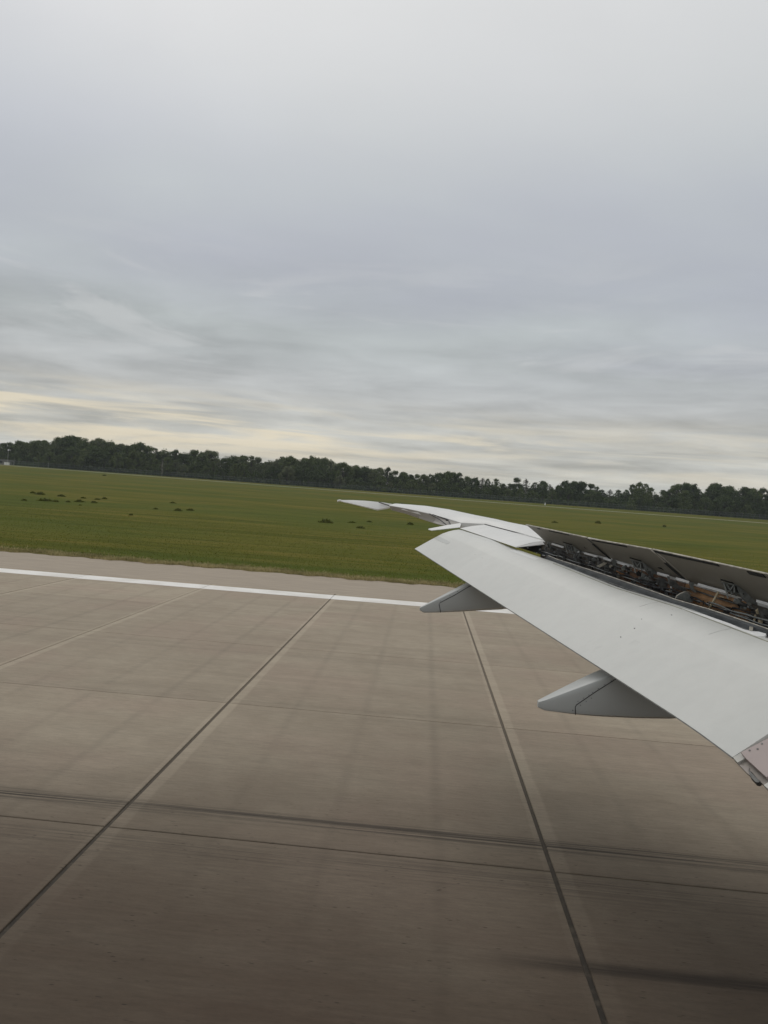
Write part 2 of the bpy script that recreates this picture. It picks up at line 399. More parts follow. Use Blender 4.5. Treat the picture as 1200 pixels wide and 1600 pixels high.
# white edge line, painted and a little worn
def line_mat():
    mt, t, b = new_mat('white_runway_paint')
    g = t.add('ShaderNodeNewGeometry'); P = g.outputs['Position']
    n = t.noise(t.mapping(P, scale=(0.6, 6, 1)), 3.0, 8, 0.65); n2 = t.noise(P, 0.5, 4)
    c = t.mix(t.smooth(n, 0.52, 0.80), (0.80, 0.78, 0.74), (0.45, 0.42, 0.37))
    c = t.mix(t.math('MULTIPLY', t.smooth(n2, 0.35, 0.7), 0.45), c, (0.52, 0.48, 0.42))
    t.link(c, b.inputs['Base Color']); b.inputs['Roughness'].default_value = 0.7; return mt
M_LINE = line_mat()
line_root = None
mb = MB()
for i in range(len(XE)-1):      # the paint breaks at every joint groove
    mb.add([(XE[i]+0.012, YW1, 0.004), (XE[i+1]-0.012, YW1, 0.004), (XE[i+1]-0.012, YW2, 0.004), (XE[i]+0.012, YW2, 0.004)], [(0, 1, 2, 3)])
mb.add([(-1500, YW1, 0.004), (XE[0]-0.012, YW1, 0.004), (XE[0]-0.012, YW2, 0.004), (-1500, YW2, 0.004)], [(0, 1, 2, 3)])
mb.add([(XE[-1]+0.012, YW1, 0.004), (1500, YW1, 0.004), (1500, YW2, 0.004), (XE[-1]+0.012, YW2, 0.004)], [(0, 1, 2, 3)])
o = mb.build('runway_edge_line', M_LINE); o['kind'] = 'structure'
sheet('runway_shoulder', -1500, 1500, YW2+0.56, YG+1.2, -0.004, M_SHOULDER)
# ground continues behind the camera
# ------------------------------------------------------------------ grass field
def grass_mat():
    mt, t, b = new_mat('airfield_grass')
    g = t.add('ShaderNodeNewGeometry'); P = g.outputs['Position']
    s = t.add('ShaderNodeSeparateXYZ'); t.link(P, s.inputs[0])
    n1 = t.noise(t.mapping(P, scale=(0.010, 0.10, 0)), 1.0, 7, 0.62, 0.3)
    n2 = t.noise(t.mapping(P, scale=(0.06, 0.55, 0)), 1.0, 7, 0.62, 0.4)
    n3 = t.noise(t.mapping(P, scale=(0.9, 3.5, 0)), 1.0, 6, 0.7)
    n4 = t.noise(t.mapping(P, scale=(0.02, 0.03, 0), loc=(4, 4, 0)), 1.0, 4, 0.5)
    c = t.mix(t.smooth(n1, 0.36, 0.64), (0.080, 0.088, 0.010), (0.114, 0.110, 0.017))
    c = t.mix(t.math('MULTIPLY', t.smooth(n2, 0.45, 0.70), 0.75), c, (0.162, 0.130, 0.030))
    c = t.mix(t.math('MULTIPLY', t.smooth(n4, 0.45, 0.62), 0.55), c, (0.062, 0.090, 0.014))
    c = t.mix(t.math('MULTIPLY', t.smooth(n2, 0.50, 0.30), 0.55), c, (0.046, 0.056, 0.008))
    # dry rim next to the pavement
    rim = t.math('MULTIPLY', t.math('SUBTRACT', 1.0, t.smooth(s.outputs[1], YG+0.2, YG+2.6)), t.smooth(n3, 0.3, 0.6))
    c = t.mix(t.math('MULTIPLY', rim, 0.8), c, (0.24, 0.195, 0.095))
    k = t.math('ADD', 1.0, t.math('MULTIPLY', t.math('SUBTRACT', n3, 0.5), 0.7))
    vm = t.add('ShaderNodeVectorMath', operation='SCALE'); t.link(c, vm.inputs[0]); t.link(k, vm.inputs['Scale'])
    t.link(vm.outputs[0], b.inputs['Base Color']); b.inputs['Roughness'].default_value = 1.0; b.inputs['Specular IOR Level'].default_value = 0.05
    return mt
M_GRASS = grass_mat()
def rough_edge(x):      # uneven turf edge
    return 0.22*math.sin(x*1.7)+0.16*math.sin(x*4.3+1)+0.10*math.sin(x*9.1+2)
mb = MB()
xs = [-2500, -1500, -400]+[-120+0.5*i for i in range(0, 441)]+[300, 1500, 2500]
ys = [(YG, 0.03), (YG+1.5, SLOPE*1.5+0.03), (100, None), (200, None), (402, None), (470, None), (900, 11.8), (2500, 11.8)]
vs = []; fs = []
for x in xs:
    for q, (yy, zz) in enumerate(ys):
        if zz is None: zz = ground_z(yy)+0.03
        vs.append((x, yy+(rough_edge(x)*1.0 if q == 0 else 0), zz))
nn = len(ys)
for i in range(len(xs)-1):
    for j in range(nn-1): fs.append((i*nn+j, (i+1)*nn+j, (i+1)*nn+j+1, i*nn+j+1))
for i in range(len(xs)): vs.append((xs[i], YG+rough_edge(xs[i])-0.02, -0.02))
bb = len(xs)*nn
for i in range(len(xs)-1): fs.append((bb+i, bb+i+1, (i+1)*nn, i*nn))
mb.add(vs, fs); o = mb.build('grass_field', M_GRASS); o['kind'] = 'structure'
sheet('ground', -2500, 2500, -2500, 2500, -0.6, M_GRASS)

# ------------------------------------------------------------------ turf blades (uncountable)
def blade_field(name, n, mat, yfun, hmin, hmax, wd, xr):
    x = NR.uniform(xr[0], xr[1], n); y = yfun(n, x)
    z = np.where(y < YG, 0.0, SLOPE*(y-YG))+0.02
    h = NR.uniform(hmin, hmax, n); a = NR.uniform(0, math.pi, n); lx = NR.normal(0, 0.35, n)*h; ly = NR.normal(0, 0.35, n)*h
    ww = wd*NR.uniform(0.6, 1.4, n)
    V = np.empty((n, 3, 3)); ca, sa = np.cos(a)*ww, np.sin(a)*ww
    V[:, 0] = np.stack([x-ca, y-sa, z], 1); V[:, 1] = np.stack([x+ca, y+sa, z], 1); V[:, 2] = np.stack([x+lx, y+ly, z+h], 1)
    me = bpy.data.meshes.new(name); me.vertices.add(3*n); me.vertices.foreach_set('co', V.reshape(-1))
    me.loops.add(3*n); me.loops.foreach_set('vertex_index', np.arange(3*n)); me.polygons.add(n)
    me.polygons.foreach_set('loop_start', np.arange(0, 3*n, 3)); me.update(calc_edges=True)
    return link_mesh(name, me, mat)
def blade_mat(name, c1, c2):
    mt, t, b = new_mat(name)
    g = t.add('ShaderNodeNewGeometry'); P = g.outputs['Position']
    n = t.noise(t.mapping(P, scale=(0.25, 0.8, 0)), 1.2, 4, 0.6)
    c = t.mix(t.math('ADD', t.math('MULTIPLY', t.smooth(n, 0.35, 0.65), 0.5), t.math('MULTIPLY', g.outputs['Random Per Island'], 0.5)), c1, c2)
    t.link(c, b.inputs['Base Color']); b.inputs['Roughness'].default_value = 0.9; b.inputs['Specular IOR Level'].default_value = 0.1; return mt
o = blade_field('turf_edge_grass', 60000, blade_mat('dry_turf', (0.16, 0.15, 0.05), (0.58, 0.48, 0.26)),
    lambda n, x: YG-0.15+np.abs(NR.normal(0, 0.9, n))+0.22*np.sin(x*1.7)+0.16*np.sin(x*4.3+1)+0.25*np.sin(x*0.4), 0.06, 0.22, 0.022, (-60, 75))
tagp(o, 'ragged dry grass fringe where the turf meets the pavement shoulder', 'grass', kind='stuff')
o = blade_field('meadow_grass', 170000, blade_mat('meadow_turf', (0.088, 0.100, 0.013), (0.148, 0.142, 0.030)),
    lambda n, x: YG+0.5+np.abs(NR.normal(0, 26, n)), 0.03, 0.09, 0.03, (-110, 100))
tagp(o, 'mown green airfield grass stretching back from the pavement shoulder', 'grass', kind='stuff')

# perimeter track: pale strip before the trees, a little askew to the runway
M_TRACK = simple('pale_track', (0.30, 0.29, 0.21), 0.95, 0, 0.6, 0.2, 0, (0.3, 1, 1))
mb = MB()
pL = Vector((-240, 380)); pR = Vector((150, 318)); dd = (pR-pL)/390.0
tr = []
for i in range(0, 41):
    xx = -420+i*21; c0 = pL.y+dd.y*(xx+240)
    tr.append((xx, c0))
for (a, ya), (b2, yb) in zip(tr[:-1], tr[1:]):
    mb.add([(a, ya, ground_z(ya)+0.045), (b2, yb, ground_z(yb)+0.045), (b2, yb+6.5, ground_z(yb+6.5)+0.045), (a, ya+6.5, ground_z(ya+6.5)+0.045)], [(0, 1, 2, 3)])
o = mb.build('perimeter_track', M_TRACK); o['kind'] = 'structure'

# ------------------------------------------------------------------ thin humid air
mb = MB(); mb.box((0, 0, 19.2), (5200, 5200, 42.0)); hz = mb.build('haze', None)
hm = bpy.data.materials.new('haze'); hm.use_nodes = True; ht = NT(hm.node_tree); ht.n.clear()
pv = ht.add('ShaderNodeVolumePrincipled'); pv.inputs['Color'].default_value = (0.86, 0.92, 0.98, 1); pv.inputs['Density'].default_value = 0.00014
pv.inputs['Anisotropy'].default_value = 0.2
oo = ht.add('ShaderNodeOutputMaterial'); ht.link(pv.outputs[0], oo.inputs['Volume']); hz.data.materials.append(hm)
tagp(hz, 'thin pale humid air that slightly fades the distant treeline', 'haze', kind='stuff')

# ================================================================== the aircraft's left wing
wing = empty('airliner_wing', (9.0, 6.0, 4.2))
tagp(wing, 'white swept airliner wing with drooped flap, raised grey spoilers and upturned pointed tip', 'aircraft wing')
def interp(pts, Y):
    """piecewise linear along a spanwise line of 3D points (decreasing Y)"""
    pts = sorted(pts, key=lambda p: p.y)
    for a, b in zip(pts[:-1], pts[1:]):
        if Y <= b.y or b is pts[-1]:
            return a+(b-a)*((Y-a.y)/(b.y-a.y))
def line(*trip): return [at(*q) for q in trip]
def Yh(px): return 1.0/(0.06536+(px-852)*9.05e-5)
HINGE = line((758, 819, 18.0), (850, 843, 15.4), (955, 872.5, 13.3), (1075, 908, 11.7), (1300, 975, 9.44))
HINGE = [HINGE[-1]+(HINGE[-1]-HINGE[-2])*0.9]+HINGE[::-1]

# ---- main skin: closed airfoil sections at span stations
ST = [  # Y, rear px,py, mid px,py, front px,py, thickness
    (24.7, (608, 789.6), (615, 787.2), (622, 787.0), 0.07),
    (23.8, (624, 792.3), (635, 789.0), (648, 788.9), 0.09),
    (22.8, (640, 795.4), (655, 790.4), (672, 791.4), 0.11),
    (21.0, (671, 802.2), (690, 795.2), (712, 798.8), 0.15),
    (19.5, (697, 809.6), (725, 802.6), (757, 809.4), 0.18),
    (18.35, (720, 816.6), (755, 808.8), (800, 818.0), 0.21),
    (18.05, (757, 818.7), (780, 813.6), (812, 821.0), 0.22),
    (17.0, (791, 827.6), (815, 820.8), (850, 828.5), 0.25),
    (15.4, (850, 843.0), (905, 838.8), (985, 853.5), 0.30),
    (13.3, (957, 873.5), (1030, 868), (1150, 890), 0.36),
    (11.7, (1077, 909), (1170, 905), (1330, 931), 0.44),
    (9.44, (1302, 976), (1420, 975), (1640, 1004), 0.55),
]
rings = []
for Y, r_, m_, f_, th in ST:
    a, b_, c_ = at(*r_, Y), at(*m_, Y), at(*f_, Y)
    # smooth upper curve through the three points
    up = []
    for q in range(9):
        t_ = q/8
        l0 = (t_-0.5)*(t_-1)*2; l1 = -4*t_*(t_-1); l2 = 2*t_*(t_-0.5)
        up.append(a*l0+b_*l1+c_*l2)
    ch = (c_-a).length
    nose = [c_+Vector((0.05*ch, 0, -0.18*th)), c_+Vector((0.075*ch, 0, -0.5*th)), c_+Vector((0.04*ch, 0, -0.85*th))]
    low = [a+(c_-a)*0.7+Vector((0, 0, -1.15*th)), a+(c_-a)*0.35+Vector((0, 0, -1.05*th)), a+Vector((0.01, 0, -max(0.75*th, 0.05)))]
    rings.append(up+nose+low)
last = [p+(p-q)*1.2 for p, q in zip(rings[-1], rings[-2])]
rings.append(last)
mb = MB(); mb.loft(rings); mb.build('wing_skin', M_WHITE, wing, auto=True)

# ---- raked tip
TIP = [(27.4, (529.5, 782.7), (531, 781.2), 0.03), (26.9, (545, 785.7), (552, 781.4), 0.04), (26.3, (562, 789.6), (572, 782.4), 0.05), (25.4, (589, 795.6), (597, 784.8), 0.07)]
rings = []
for Y, r_, f_, th in TIP:
    a, c_ = at(*r_, Y), at(*f_, Y); md = (a+c_)/2+Vector((0, 0, 0.012))
    rings.append([a, md, c_, c_+Vector((0.03, 0, -th*0.5)), c_+Vector((-0.02, 0, -th)), a+Vector((0.02, 0, -th*0.6))])
a, c_ = at(607.5, 792.6, 25.0), at(612, 787.2, 25.0)
rings.append([a, (a+c_)/2, c_, c_+Vector((0.03, 0, -0.03)), c_+Vector((-0.02, 0, -0.07)), a+Vector((0.02, 0, -0.04))])
mb = MB(); mb.loft(rings); tip = mb.build('raked_wingtip', M_WHITE, wing, auto=True)
mb = MB(); mb.tube([at(528.2, 782.6, 27.45), at(532.5, 781.8, 27.2)], 0.045, 8, 0.03)
m_, t_, b_ = new_mat('navigation_light_glass'); b_.inputs['Base Color'].default_value = (0.85, 0.87, 0.85, 1); b_.inputs['Roughness'].default_value = 0.15
mb.build('navigation_light', m_, tip, smooth=True)
mb = MB(); mb.tube([at(592, 784.6, 25.35), at(600, 787.4, 25.15), at(608, 789.8, 24.9)], 0.022, 6); mb.build('tip_joint', M_GREYD, tip)

# ---- aileron (grey, drooped under the outer trailing edge)
AIL = [(24.65, (608.3, 789.9), (610.5, 794.6)), (23.4, (630, 793.6), (634, 802.2)), (22.0, (653, 798.4), (655, 809.4)), (20.4, (682, 805.6), (676, 816.2)), (19.3, (701, 811.3), (684, 818.8)), (18.45, (718, 816.6), (695, 821.2))]
rings = []
for Y, u, l in AIL:
    a, c_ = at(*u, Y)+Vector((0, 0, -0.012)), at(*l, Y)
    md = (a*0.55+c_*0.45)+Vector((0.012, 0, -0.03))
    rings.append([a, md, c_, c_+Vector((0.01, 0, -0.015)), md+Vector((0.04, 0, -0.07)), a+Vector((0.05, 0, -0.09))])
mb = MB(); mb.loft(rings); ail = mb.build('aileron', M_AIL, wing, auto=True)
mb = MB(); mb.tube([at(671, 802.6, 20.9), at(688, 812.5, 19.5), at(697, 819.5, 18.7)], 0.014, 5); mb.build('aileron_joint', M_DARK, ail)
mb = MB(); mb.tube([at(676, 803.8, 20.6), at(700, 812.0, 19.3), at(703.5, 819.0, 18.5)], 0.012, 5); mb.build('aileron_joint', M_DARK, ail)
mb = MB(); mb.tube([at(697.3, 812.6, 19.0), at(699.3, 812.9, 18.95)], 0.022, 6); mb.build('drain_hole', M_SLOT, ail)

# ---- small fixed end fairing that sticks out aft between aileron and flap
mb = MB()
mb.prism([at(721, 816.8, 18.4), at(700, 820.2, 18.4), at(670, 825.9, 18.4), at(669, 826.6, 18.35), at(674, 828.4, 18.15), at(700, 825.6, 18.1), at(719, 823.6, 18.08)], (0.0, 0.0, -0.018))
mb.build('flap_end_fairing', M_WHITE, wing, bevel=0.006)

# ---- outermost spoiler, stowed: from seam to trailing edge
a, b_, c_, d_ = at(757.5, 819.6, 18.03), at(718.5, 825.4, 18.03), at(805, 854.6, 15.42), at(851, 848.3, 15.42)
e_ = at(851.5, 844.0, 15.42)
d_ = e_
mb = MB(); tk = Vector((0, 0, -0.045))
N_ = 8; top = []
for i in range(N_+1):
    k = i/N_; h_ = a+(d_-a)*k; t_ = b_+(c_-b_)*k
    top.append([h_+tk, h_, h_*0.5+t_*0.5+Vector((0, 0, 0.012)), t_, t_+Vector((0.02, 0, -0.012)), h_*0.5+t_*0.5+tk])
mb.loft(top); sp0 = mb.build('stowed_spoiler', M_WHITE, wing, auto=True); sp0['label'] = 'white spoiler panel lying flat beside the raised ones'
mb = MB(); mb.tube([a+Vector((0, 0, 0.006)), d_+Vector((0, 0, 0.006))], 0.013, 5); mb.build('hinge_seam', M_DARK, sp0)
# rear shroud between the seam end and first raised spoiler
mb = MB()
mb.prism([at(851, 843.4, 15.42), at(805.5, 854.9, 15.40), at(853.8, 850.0, 15.3)], (0, 0, -0.012)); mb.build('spoiler_end_rib', M_WHITE, sp0)

# ---- raised spoilers
SPO = [((822, 820), (917.3, 840.2), (854, 848.5), (955, 872.5), 15.3, 13.3, 15.3, 13.32, 'outermost raised grey spoiler'),
       ((918.6, 841.2), (1018, 858.4), (957, 873.4), (1076, 908.6), 13.28, 11.74, 13.28, 11.70, 'middle raised grey spoiler'),
       ((1020.5, 858.6), (1222, 902.0), (1079, 910.0), (1300, 975.5), 11.68, 9.5, 11.66, 9.46, 'inner raised grey spoiler cut by the photo edge')]
def bil(c4, u, v):   # u along span (0 outboard), v from hinge(0) to trailing edge(1)
    t0, t1, h0, h1 = c4
    return (h0*(1-u)+h1*u)*(1-v)+(t0*(1-u)+t1*u)*v
def seg_strip(mb, c4, u0, u1, v0, v1, n, th, lift):
    for_ = n.normalized()
    mb.prism([bil(c4, u0, v0)+for_*lift, bil(c4, u1, v0)+for_*lift, bil(c4, u1, v1)+for_*lift, bil(c4, u0, v1)+for_*lift], for_*th)
spo_objs = []
for (t0, t1, h0, h1, yt0, yt1, yh0, yh1, lab) in SPO:
    c4 = [at(*t0, yt0), at(*t1, yt1), at(*h0, yh0), at(*h1, yh1)]
    n = (c4[3]-c4[2]).cross(c4[0]-c4[2]).normalized()
    if n.y > 0: n = -n                      # towards the viewer: the underside
    mb = MB(); rings = []
    for i in range(9):
        u = i/8; r_ = []
        for v in (0, 0.25, 0.5, 0.75, 1.0): r_.append(bil(c4, u, v)+n*(-0.012*math.sin(v*math.pi)))
        for v in (1.0, 0.6, 0.0): r_.append(bil(c4, u, v)-n*(0.018 if v == 1 else 0.055 if v else 0.075))
        rings.append(r_)
    mb.loft(rings)
    s_ = mb.build('spoiler', M_UNDER, wing, auto=True); s_['label'] = lab; spo_objs.append((s_, c4, n))
    # bright rim along the trailing edge, dark seal beneath it
    mb = MB(); mb.tube([bil(c4, 0.0, 1.0)+Vector((0, 0, 0.004)), bil(c4, 0.5, 1.0)+Vector((0, 0, 0.006)), bil(c4, 1.0, 1.0)+Vector((0, 0, 0.004))], 0.012, 6)
    mb.build('trailing_edge_rim', M_LIP, s_)
(sA, cA, nA), (sB, cB, nB), (sC, cC, nC) = spo_objs
def strips(parent, c4, n, lst, name='rubber_seal', mat=M_DARK, th=0.012):
    for (u0, u1, v0, v1) in lst:
        mb = MB(); seg_strip(mb, c4, u0, u1, v0, v1, n, th, 0.004); mb.build(name, mat, parent)
strips(sA, cA, nA, [(0.20, 0.24, 0.93, 0.99), (0.40, 0.72, 0.935, 0.965)])
strips(sB, cB, nB, [(0.05, 0.62, 0.93, 0.965)])
strips(sC, cC, nC, [(0.00, 0.30, 0.925, 0.985), (0.30, 0.55, 0.935, 0.985), (0.76, 0.87, 0.90, 0.97)])
# thick dark seal blocks that run down the inboard end of each spoiler
strips(sA, cA, nA, [(0.982, 1.0, 0.0, 0.72)], 'end_seal', M_DARK, 0.02)
strips(sB, cB, nB, [(0.980, 1.0, 0.0, 0.60)], 'end_seal', M_DARK, 0.025)
strips(sB, cB, nB, [(0.988, 1.0, 0.60, 0.99)], 'end_rim', M_LIP, 0.012)
strips(sA, cA, nA, [(0.988, 1.0, 0.72, 0.99)], 'end_rim', M_GREYD, 0.012)

# ---- slots, lattice fittings and arms on each spoiler
def P2(mb, pts, Y, th): mb.plate(pts, Y, th)
def fitting(parent, ox, oy, s, Y):
    """lattice hinge fitting with its drop arm; given at the size of the innermost one and scaled"""
    def q(x, y): return (ox+(x-1127)*s, oy+(y-910)*s)
    def tb(mb, a, b_, r=0.010): mb.tube([at(*q(*a), Y), at(*q(*b_), Y-0.02)], r*s*1.2, 5)
    mb = MB(); P2(mb, [q(1126.5, 904.5), q(1149, 911.0), q(1149.5, 913.5), q(1127, 907.0)], Y+0.03, 0.02)
    mb.build('slot', M_SLOT, parent)
    mb = MB()
    for a, b_ in (((1127, 910), (1150, 914.5)), ((1150, 914.5), (1160, 921)), ((1131, 911), (1135, 924)), ((1135, 912), (1141, 922)), ((1141, 922), (1147, 914)),
                  ((1147, 914), (1147.5, 926)), ((1152, 916), (1156, 927)), ((1133, 922.5), (1156, 928.5)), ((1135, 924), (1137.5, 935)), ((1141, 923), (1144, 930)), ((1147, 925), (1151, 931))):
        tb(mb, a, b_)
    mb.build('lattice_fitting', M_GREYM, parent)
    mb = MB(); P2(mb, [q(1129, 912), q(1150, 915.5), q(1158, 922), q(1156, 928), q(1137, 923)], Y+0.035, 0.015)
    mb.build('fitting_backplate', M_GREYD, parent)
    mb = MB()
    P2(mb, [q(1155.5, 918.5), q(1168, 926.5), q(1180.5, 932.5), q(1186.5, 938), q(1187, 947), q(1184, 952), q(1178, 952.5), q(1171, 945), q(1163, 938), q(1157, 930)], Y-0.05, 0.05)
    ar = mb.build('hinge_arm', M_GREYM, parent, bevel=0.006)
    mb = MB(); mb.tube([at(*q(1161.6, 928), Y-0.062), at(*q(1161.6, 928), Y-0.03)], 0.011*s, 8); mb.build('bolt', M_SLOT, ar)
    mb = MB(); mb.tube([at(*q(1183, 943), Y-0.075), at(*q(1183, 943), Y-0.02)], 0.030*s, 10); mb.build('pivot_pin', M_GREYD, ar)
fitting(sC, 1127, 910, 1.0, Yh(1140)-0.36)
fitting(sB, 984.5, 875.0, 0.80, Yh(1000)-0.33)
fitting(sA, 880.0, 849.8, 0.62, Yh(893)-0.30)
for (x, y, w_, par) in ((912, 856, 7, sA), (1027, 887.5, 11, sB), (1232, 950, 13, sC)):
    Y = Yh(x)-0.2; mb = MB(); P2(mb, [(x, y-1.2), (x+w_*0.5, y-0.8), (x+w_, y+2.4), (x+w_, y+4.0), (x+w_*0.45, y+1.6)], Y-0.06, 0.02); mb.build('slot', M_SLOT, par)

# ---- white bars standing in for sky-lit wing skin seen under the spoilers; dropped legs
BARS = [((862, 849.3), (881, 855.2)), ((899, 860.2), (905, 862.2)), ((913.5, 864), (934, 869.8)), ((943, 872), (955, 876)), ((965, 878.3), (983.5, 884.6)),
        ((1007, 890.2), (1014, 892.8)), ((1027, 895), (1045.5, 900.2)), ((1056, 903.2), (1077.5, 909.8)), ((1090, 912.6), (1137, 925.5)), ((1181.5, 938.2), (1201, 944.0)), ((1214, 948), (1250, 959))]
for (a, b_) in BARS:
    ya, yb = Yh(a[0])-0.14, Yh(b_[0])-0.14
    p, q = at(*a, ya), at(*b_, yb); hh = Vector((0, 0, 0.017)); lo = Vector((-0.02, -0.045, 0)); dp = Vector((0.01, 0.02, 0))
    mb = MB(); mb.box8([p-hh+lo, q-hh+lo, q-hh+dp, p-hh+dp, p+hh, q+hh, q+hh+dp, p+hh+dp]); mb.build('skin_gap_bar', M_BAR, wing, bevel=0.006)
for (x, y, l) in ((934, 870.5, 8), (1045, 901, 10)):
    mb = MB(); mb.plate([(x-1.6, y-1), (x+1.2, y), (x+2.2, y+l), (x+0.2, y+l+1)], Yh(x)-0.2, 0.04); mb.build('bar_leg', M_GREYM, wing, bevel=0.004)
# hook shaped hinge brackets where spoilers meet
def hook(x, y, s, mat=M_GREYM):
    pts = [(0, 0), (5, 0.5), (8, 3), (7, 7), (7.5, 11), (10, 16), (13, 20), (9, 20), (5, 16), (2.5, 11), (1, 5)]
    mb = MB(); mb.plate([(x+a*s, y+b_*s) for a, b_ in pts], Yh(x)-0.26, 0.06); mb.build('hook_bracket', mat, wing, bevel=0.005)
hook(855.5, 846.5, 0.62); hook(957, 874, 0.85); hook(1078, 909, 0.85); hook(1013, 891.5, 0.62, M_GREYD); hook(918, 869, 0.55, M_GREYD)
def gusset(pts, x, dy, mat, th=0.05, name='gusset_plate'):
    mb = MB(); mb.plate(pts, Yh(x)+dy, th); return mb.build(name, mat, wing, bevel=0.004)
gusset([(946, 880.5), (957, 882.5), (962, 893), (965, 899), (955, 899.5), (947, 896)], 950, -0.20, M_GREYM)
gusset([(1057, 935), (1062, 928.5), (1073, 924.5), (1078.5, 929), (1083, 941), (1072, 939.5)], 1065, -0.42, M_GREYM)
gusset([(1046, 905), (1056, 908), (1062, 916), (1078, 921), (1087, 924), (1078, 926), (1058, 921), (1047, 915)], 1060, -0.18, M_GREYD)
gusset([(870, 858), (883, 861), (889, 872), (884, 876), (872, 871)], 880, -0.14, M_GREYD)
gusset([(897, 866), (906, 868), (912, 878), (905, 884), (896, 876)], 900, -0.14, M_GREYM)
gusset([(925, 871), (936, 875), (941, 884), (934, 888), (925, 880)], 930, -0.14, M_GREYD)
gusset([(1004, 895), (1012, 899), (1014, 909), (1008, 914), (1002, 904)], 1008, -0.16, M_GREYM)
gusset([(1029, 902), (1040, 905), (1047, 915), (1038, 922), (1028, 912)], 1035, -0.18, M_GREYD)
gusset([(1186, 950), (1200, 953), (1215, 965), (1212, 980), (1192, 972)], 1195, -0.2, M_GREYD)

# ---- flap
TEF = line((648, 857.3, 18.0), (800, 955, 13.07), (935, 1041.5, 10.5), (1060, 1122, 8.89), (1100, 1149.6, 8.45), (1144.5, 1183, 8.03))
LEF = line((717, 826.4, 18.0), (762, 841.3, 16.45), (797, 855.5, 15.6), (860, 877, 14.09), (960, 916.5, 12.27), (1060, 947, 10.87), (1197, 999, 9.38), (1371, 1060.5, 8.03))
YS = list(np.linspace(8.03, 18.0, 42))
rings = []
for Y in YS:
    t_, l = interp(TEF, Y), interp(LEF, Y); ch = (l-t_); L_ = ch.length
    up = Vector((-ch.z, 0, ch.x)).normalized(); fw = ch.normalized()
    r_ = []
    prof = [(0, 0), (0.15, 0.012), (0.35, 0.030), (0.55, 0.044), (0.64, 0.050), (0.645, 0.0502), (0.78, 0.040), (0.90, 0.018), (1.0, -0.014), (1.06, -0.05), (1.09, -0.10), (1.06, -0.15), (0.95, -0.165), (0.6, -0.12), (0.25, -0.045), (0.0, -0.012)]
    for s_, h_ in prof: r_.append(t_+ch*s_+up*(h_*L_))
    rings.append(r_)
def flap_pt(Y, s_, lift=0.0):
    t_, l = interp(TEF, Y), interp(LEF, Y); ch = l-t_; up = Vector((-ch.z, 0, ch.x)).normalized()
    pf = [(0, 0), (0.15, 0.012), (0.35, 0.030), (0.55, 0.044), (0.64, 0.050), (0.645, 0.0502), (0.78, 0.040), (0.90, 0.018), (1.0, -0.014)]
    h_ = np.interp(s_, [a for a, b_ in pf], [b_ for a, b_ in pf])
    return t_+ch*s_+up*(h_*ch.length+lift)
mb = MB(); mb.loft(rings); flap = mb.build('flap', M_FLAP, wing, auto=True)
def on_flap(px, py):
    """span station and chord fraction under a photograph position, by search"""
    best = None
    for Y in np.linspace(8.05, 17.95, 200):
        for s_ in np.linspace(0, 1, 41):
            p = flap_pt(Y, s_); d = p-Vector((0, 0, H)); k = d.dot(CF)
            e = abs(600+FPX*d.dot(CR)/k-px)+abs(800-FPX*d.dot(CU)/k-py)
            if best is None or e < best[0]: best = (e, Y, s_)
    return best[1:]
# bright leading strip segments, rub strips and thin chordwise joints, all a couple of millimetres proud
def flap_patch(name, Ya, Yb, sa, sb, mat, lift=0.003, th=0.003, n=6):
    mb = MB(); rr = []
    for i in range(n+1):
        Y = Ya+(Yb-Ya)*i/n
        rr.append([flap_pt(Y, sa, lift-th-0.004), flap_pt(Y, sa, lift), flap_pt(Y, (sa+sb)/2, lift+0.001), flap_pt(Y, sb, lift), flap_pt(Y, sb, lift-th-0.004)])
    mb.loft(rr); return mb.build(name, mat, flap)
M_PATCH = paint('rub_strip_grey', (0.50, 0.51, 0.49)); M_PATCHW = paint('rub_strip_white', (0.68, 0.69, 0.67))
Y1, s1 = on_flap(684, 841.5); flap_patch('rub_strip', Y1+0.12, Y1-0.45, s1-0.03, s1+0.07, M_PATCH)
Y1, s1 = on_flap(693, 846.5); flap_patch('rub_strip', Y1+0.25, Y1-0.25, s1-0.02, s1+0.06, M_PATCH)
Y1, s1 = on_flap(800, 860); Y2, s2 = on_flap(843, 873); flap_patch('rub_strip', Y1, Y2, 0.91, 0.985, M_PATCHW)
for px_, py_ in ((991, 982), (968, 995), (1049, 961), (1003, 968), (742, 867), (753, 872)):
    Y1, s1 = on_flap(px_, py_); p = flap_pt(Y1, s1)
    mb = MB(); mb.tube([p+Vector((0, 0, -0.004)), p+Vector((0, 0, 0.003))], 0.011 if px_ > 900 and px_ < 1060 and py_ != 968 else 0.006, 8); mb.build('drain_hole', M_SLOT, flap)
M_HAIR = simple('sealant_hairline', (0.40, 0.40, 0.38), 0.6, 0, 5, 0.3)
for Ya, sa, sb in ((11.25, 0.80, 0.98), (9.9, 0.80, 0.98)):
    mb = MB(); rr = []
    for i in range(13):
        s_ = sa+(sb-sa)*i/12; p = flap_pt(Ya, s_, 0.0015); q = flap_pt(Ya-0.008, s_, 0.0015); rr.append([p, q, q+Vector((0, 0, -0.006)), p+Vector((0, 0, -0.006))])
    mb.loft(rr); mb.build('panel_joint', M_HAIR, flap)
rv = MB()
for Y in np.arange(8.3, 17.6, 0.075):
    p = flap_pt(Y, 0.93); rv.tube([p+Vector((0, 0, -0.004)), p+Vector((0, 0, 0.0012))], 0.004, 5)
o = rv.build('rivet_line', M_HAIR, flap); o['kind'] = 'stuff'
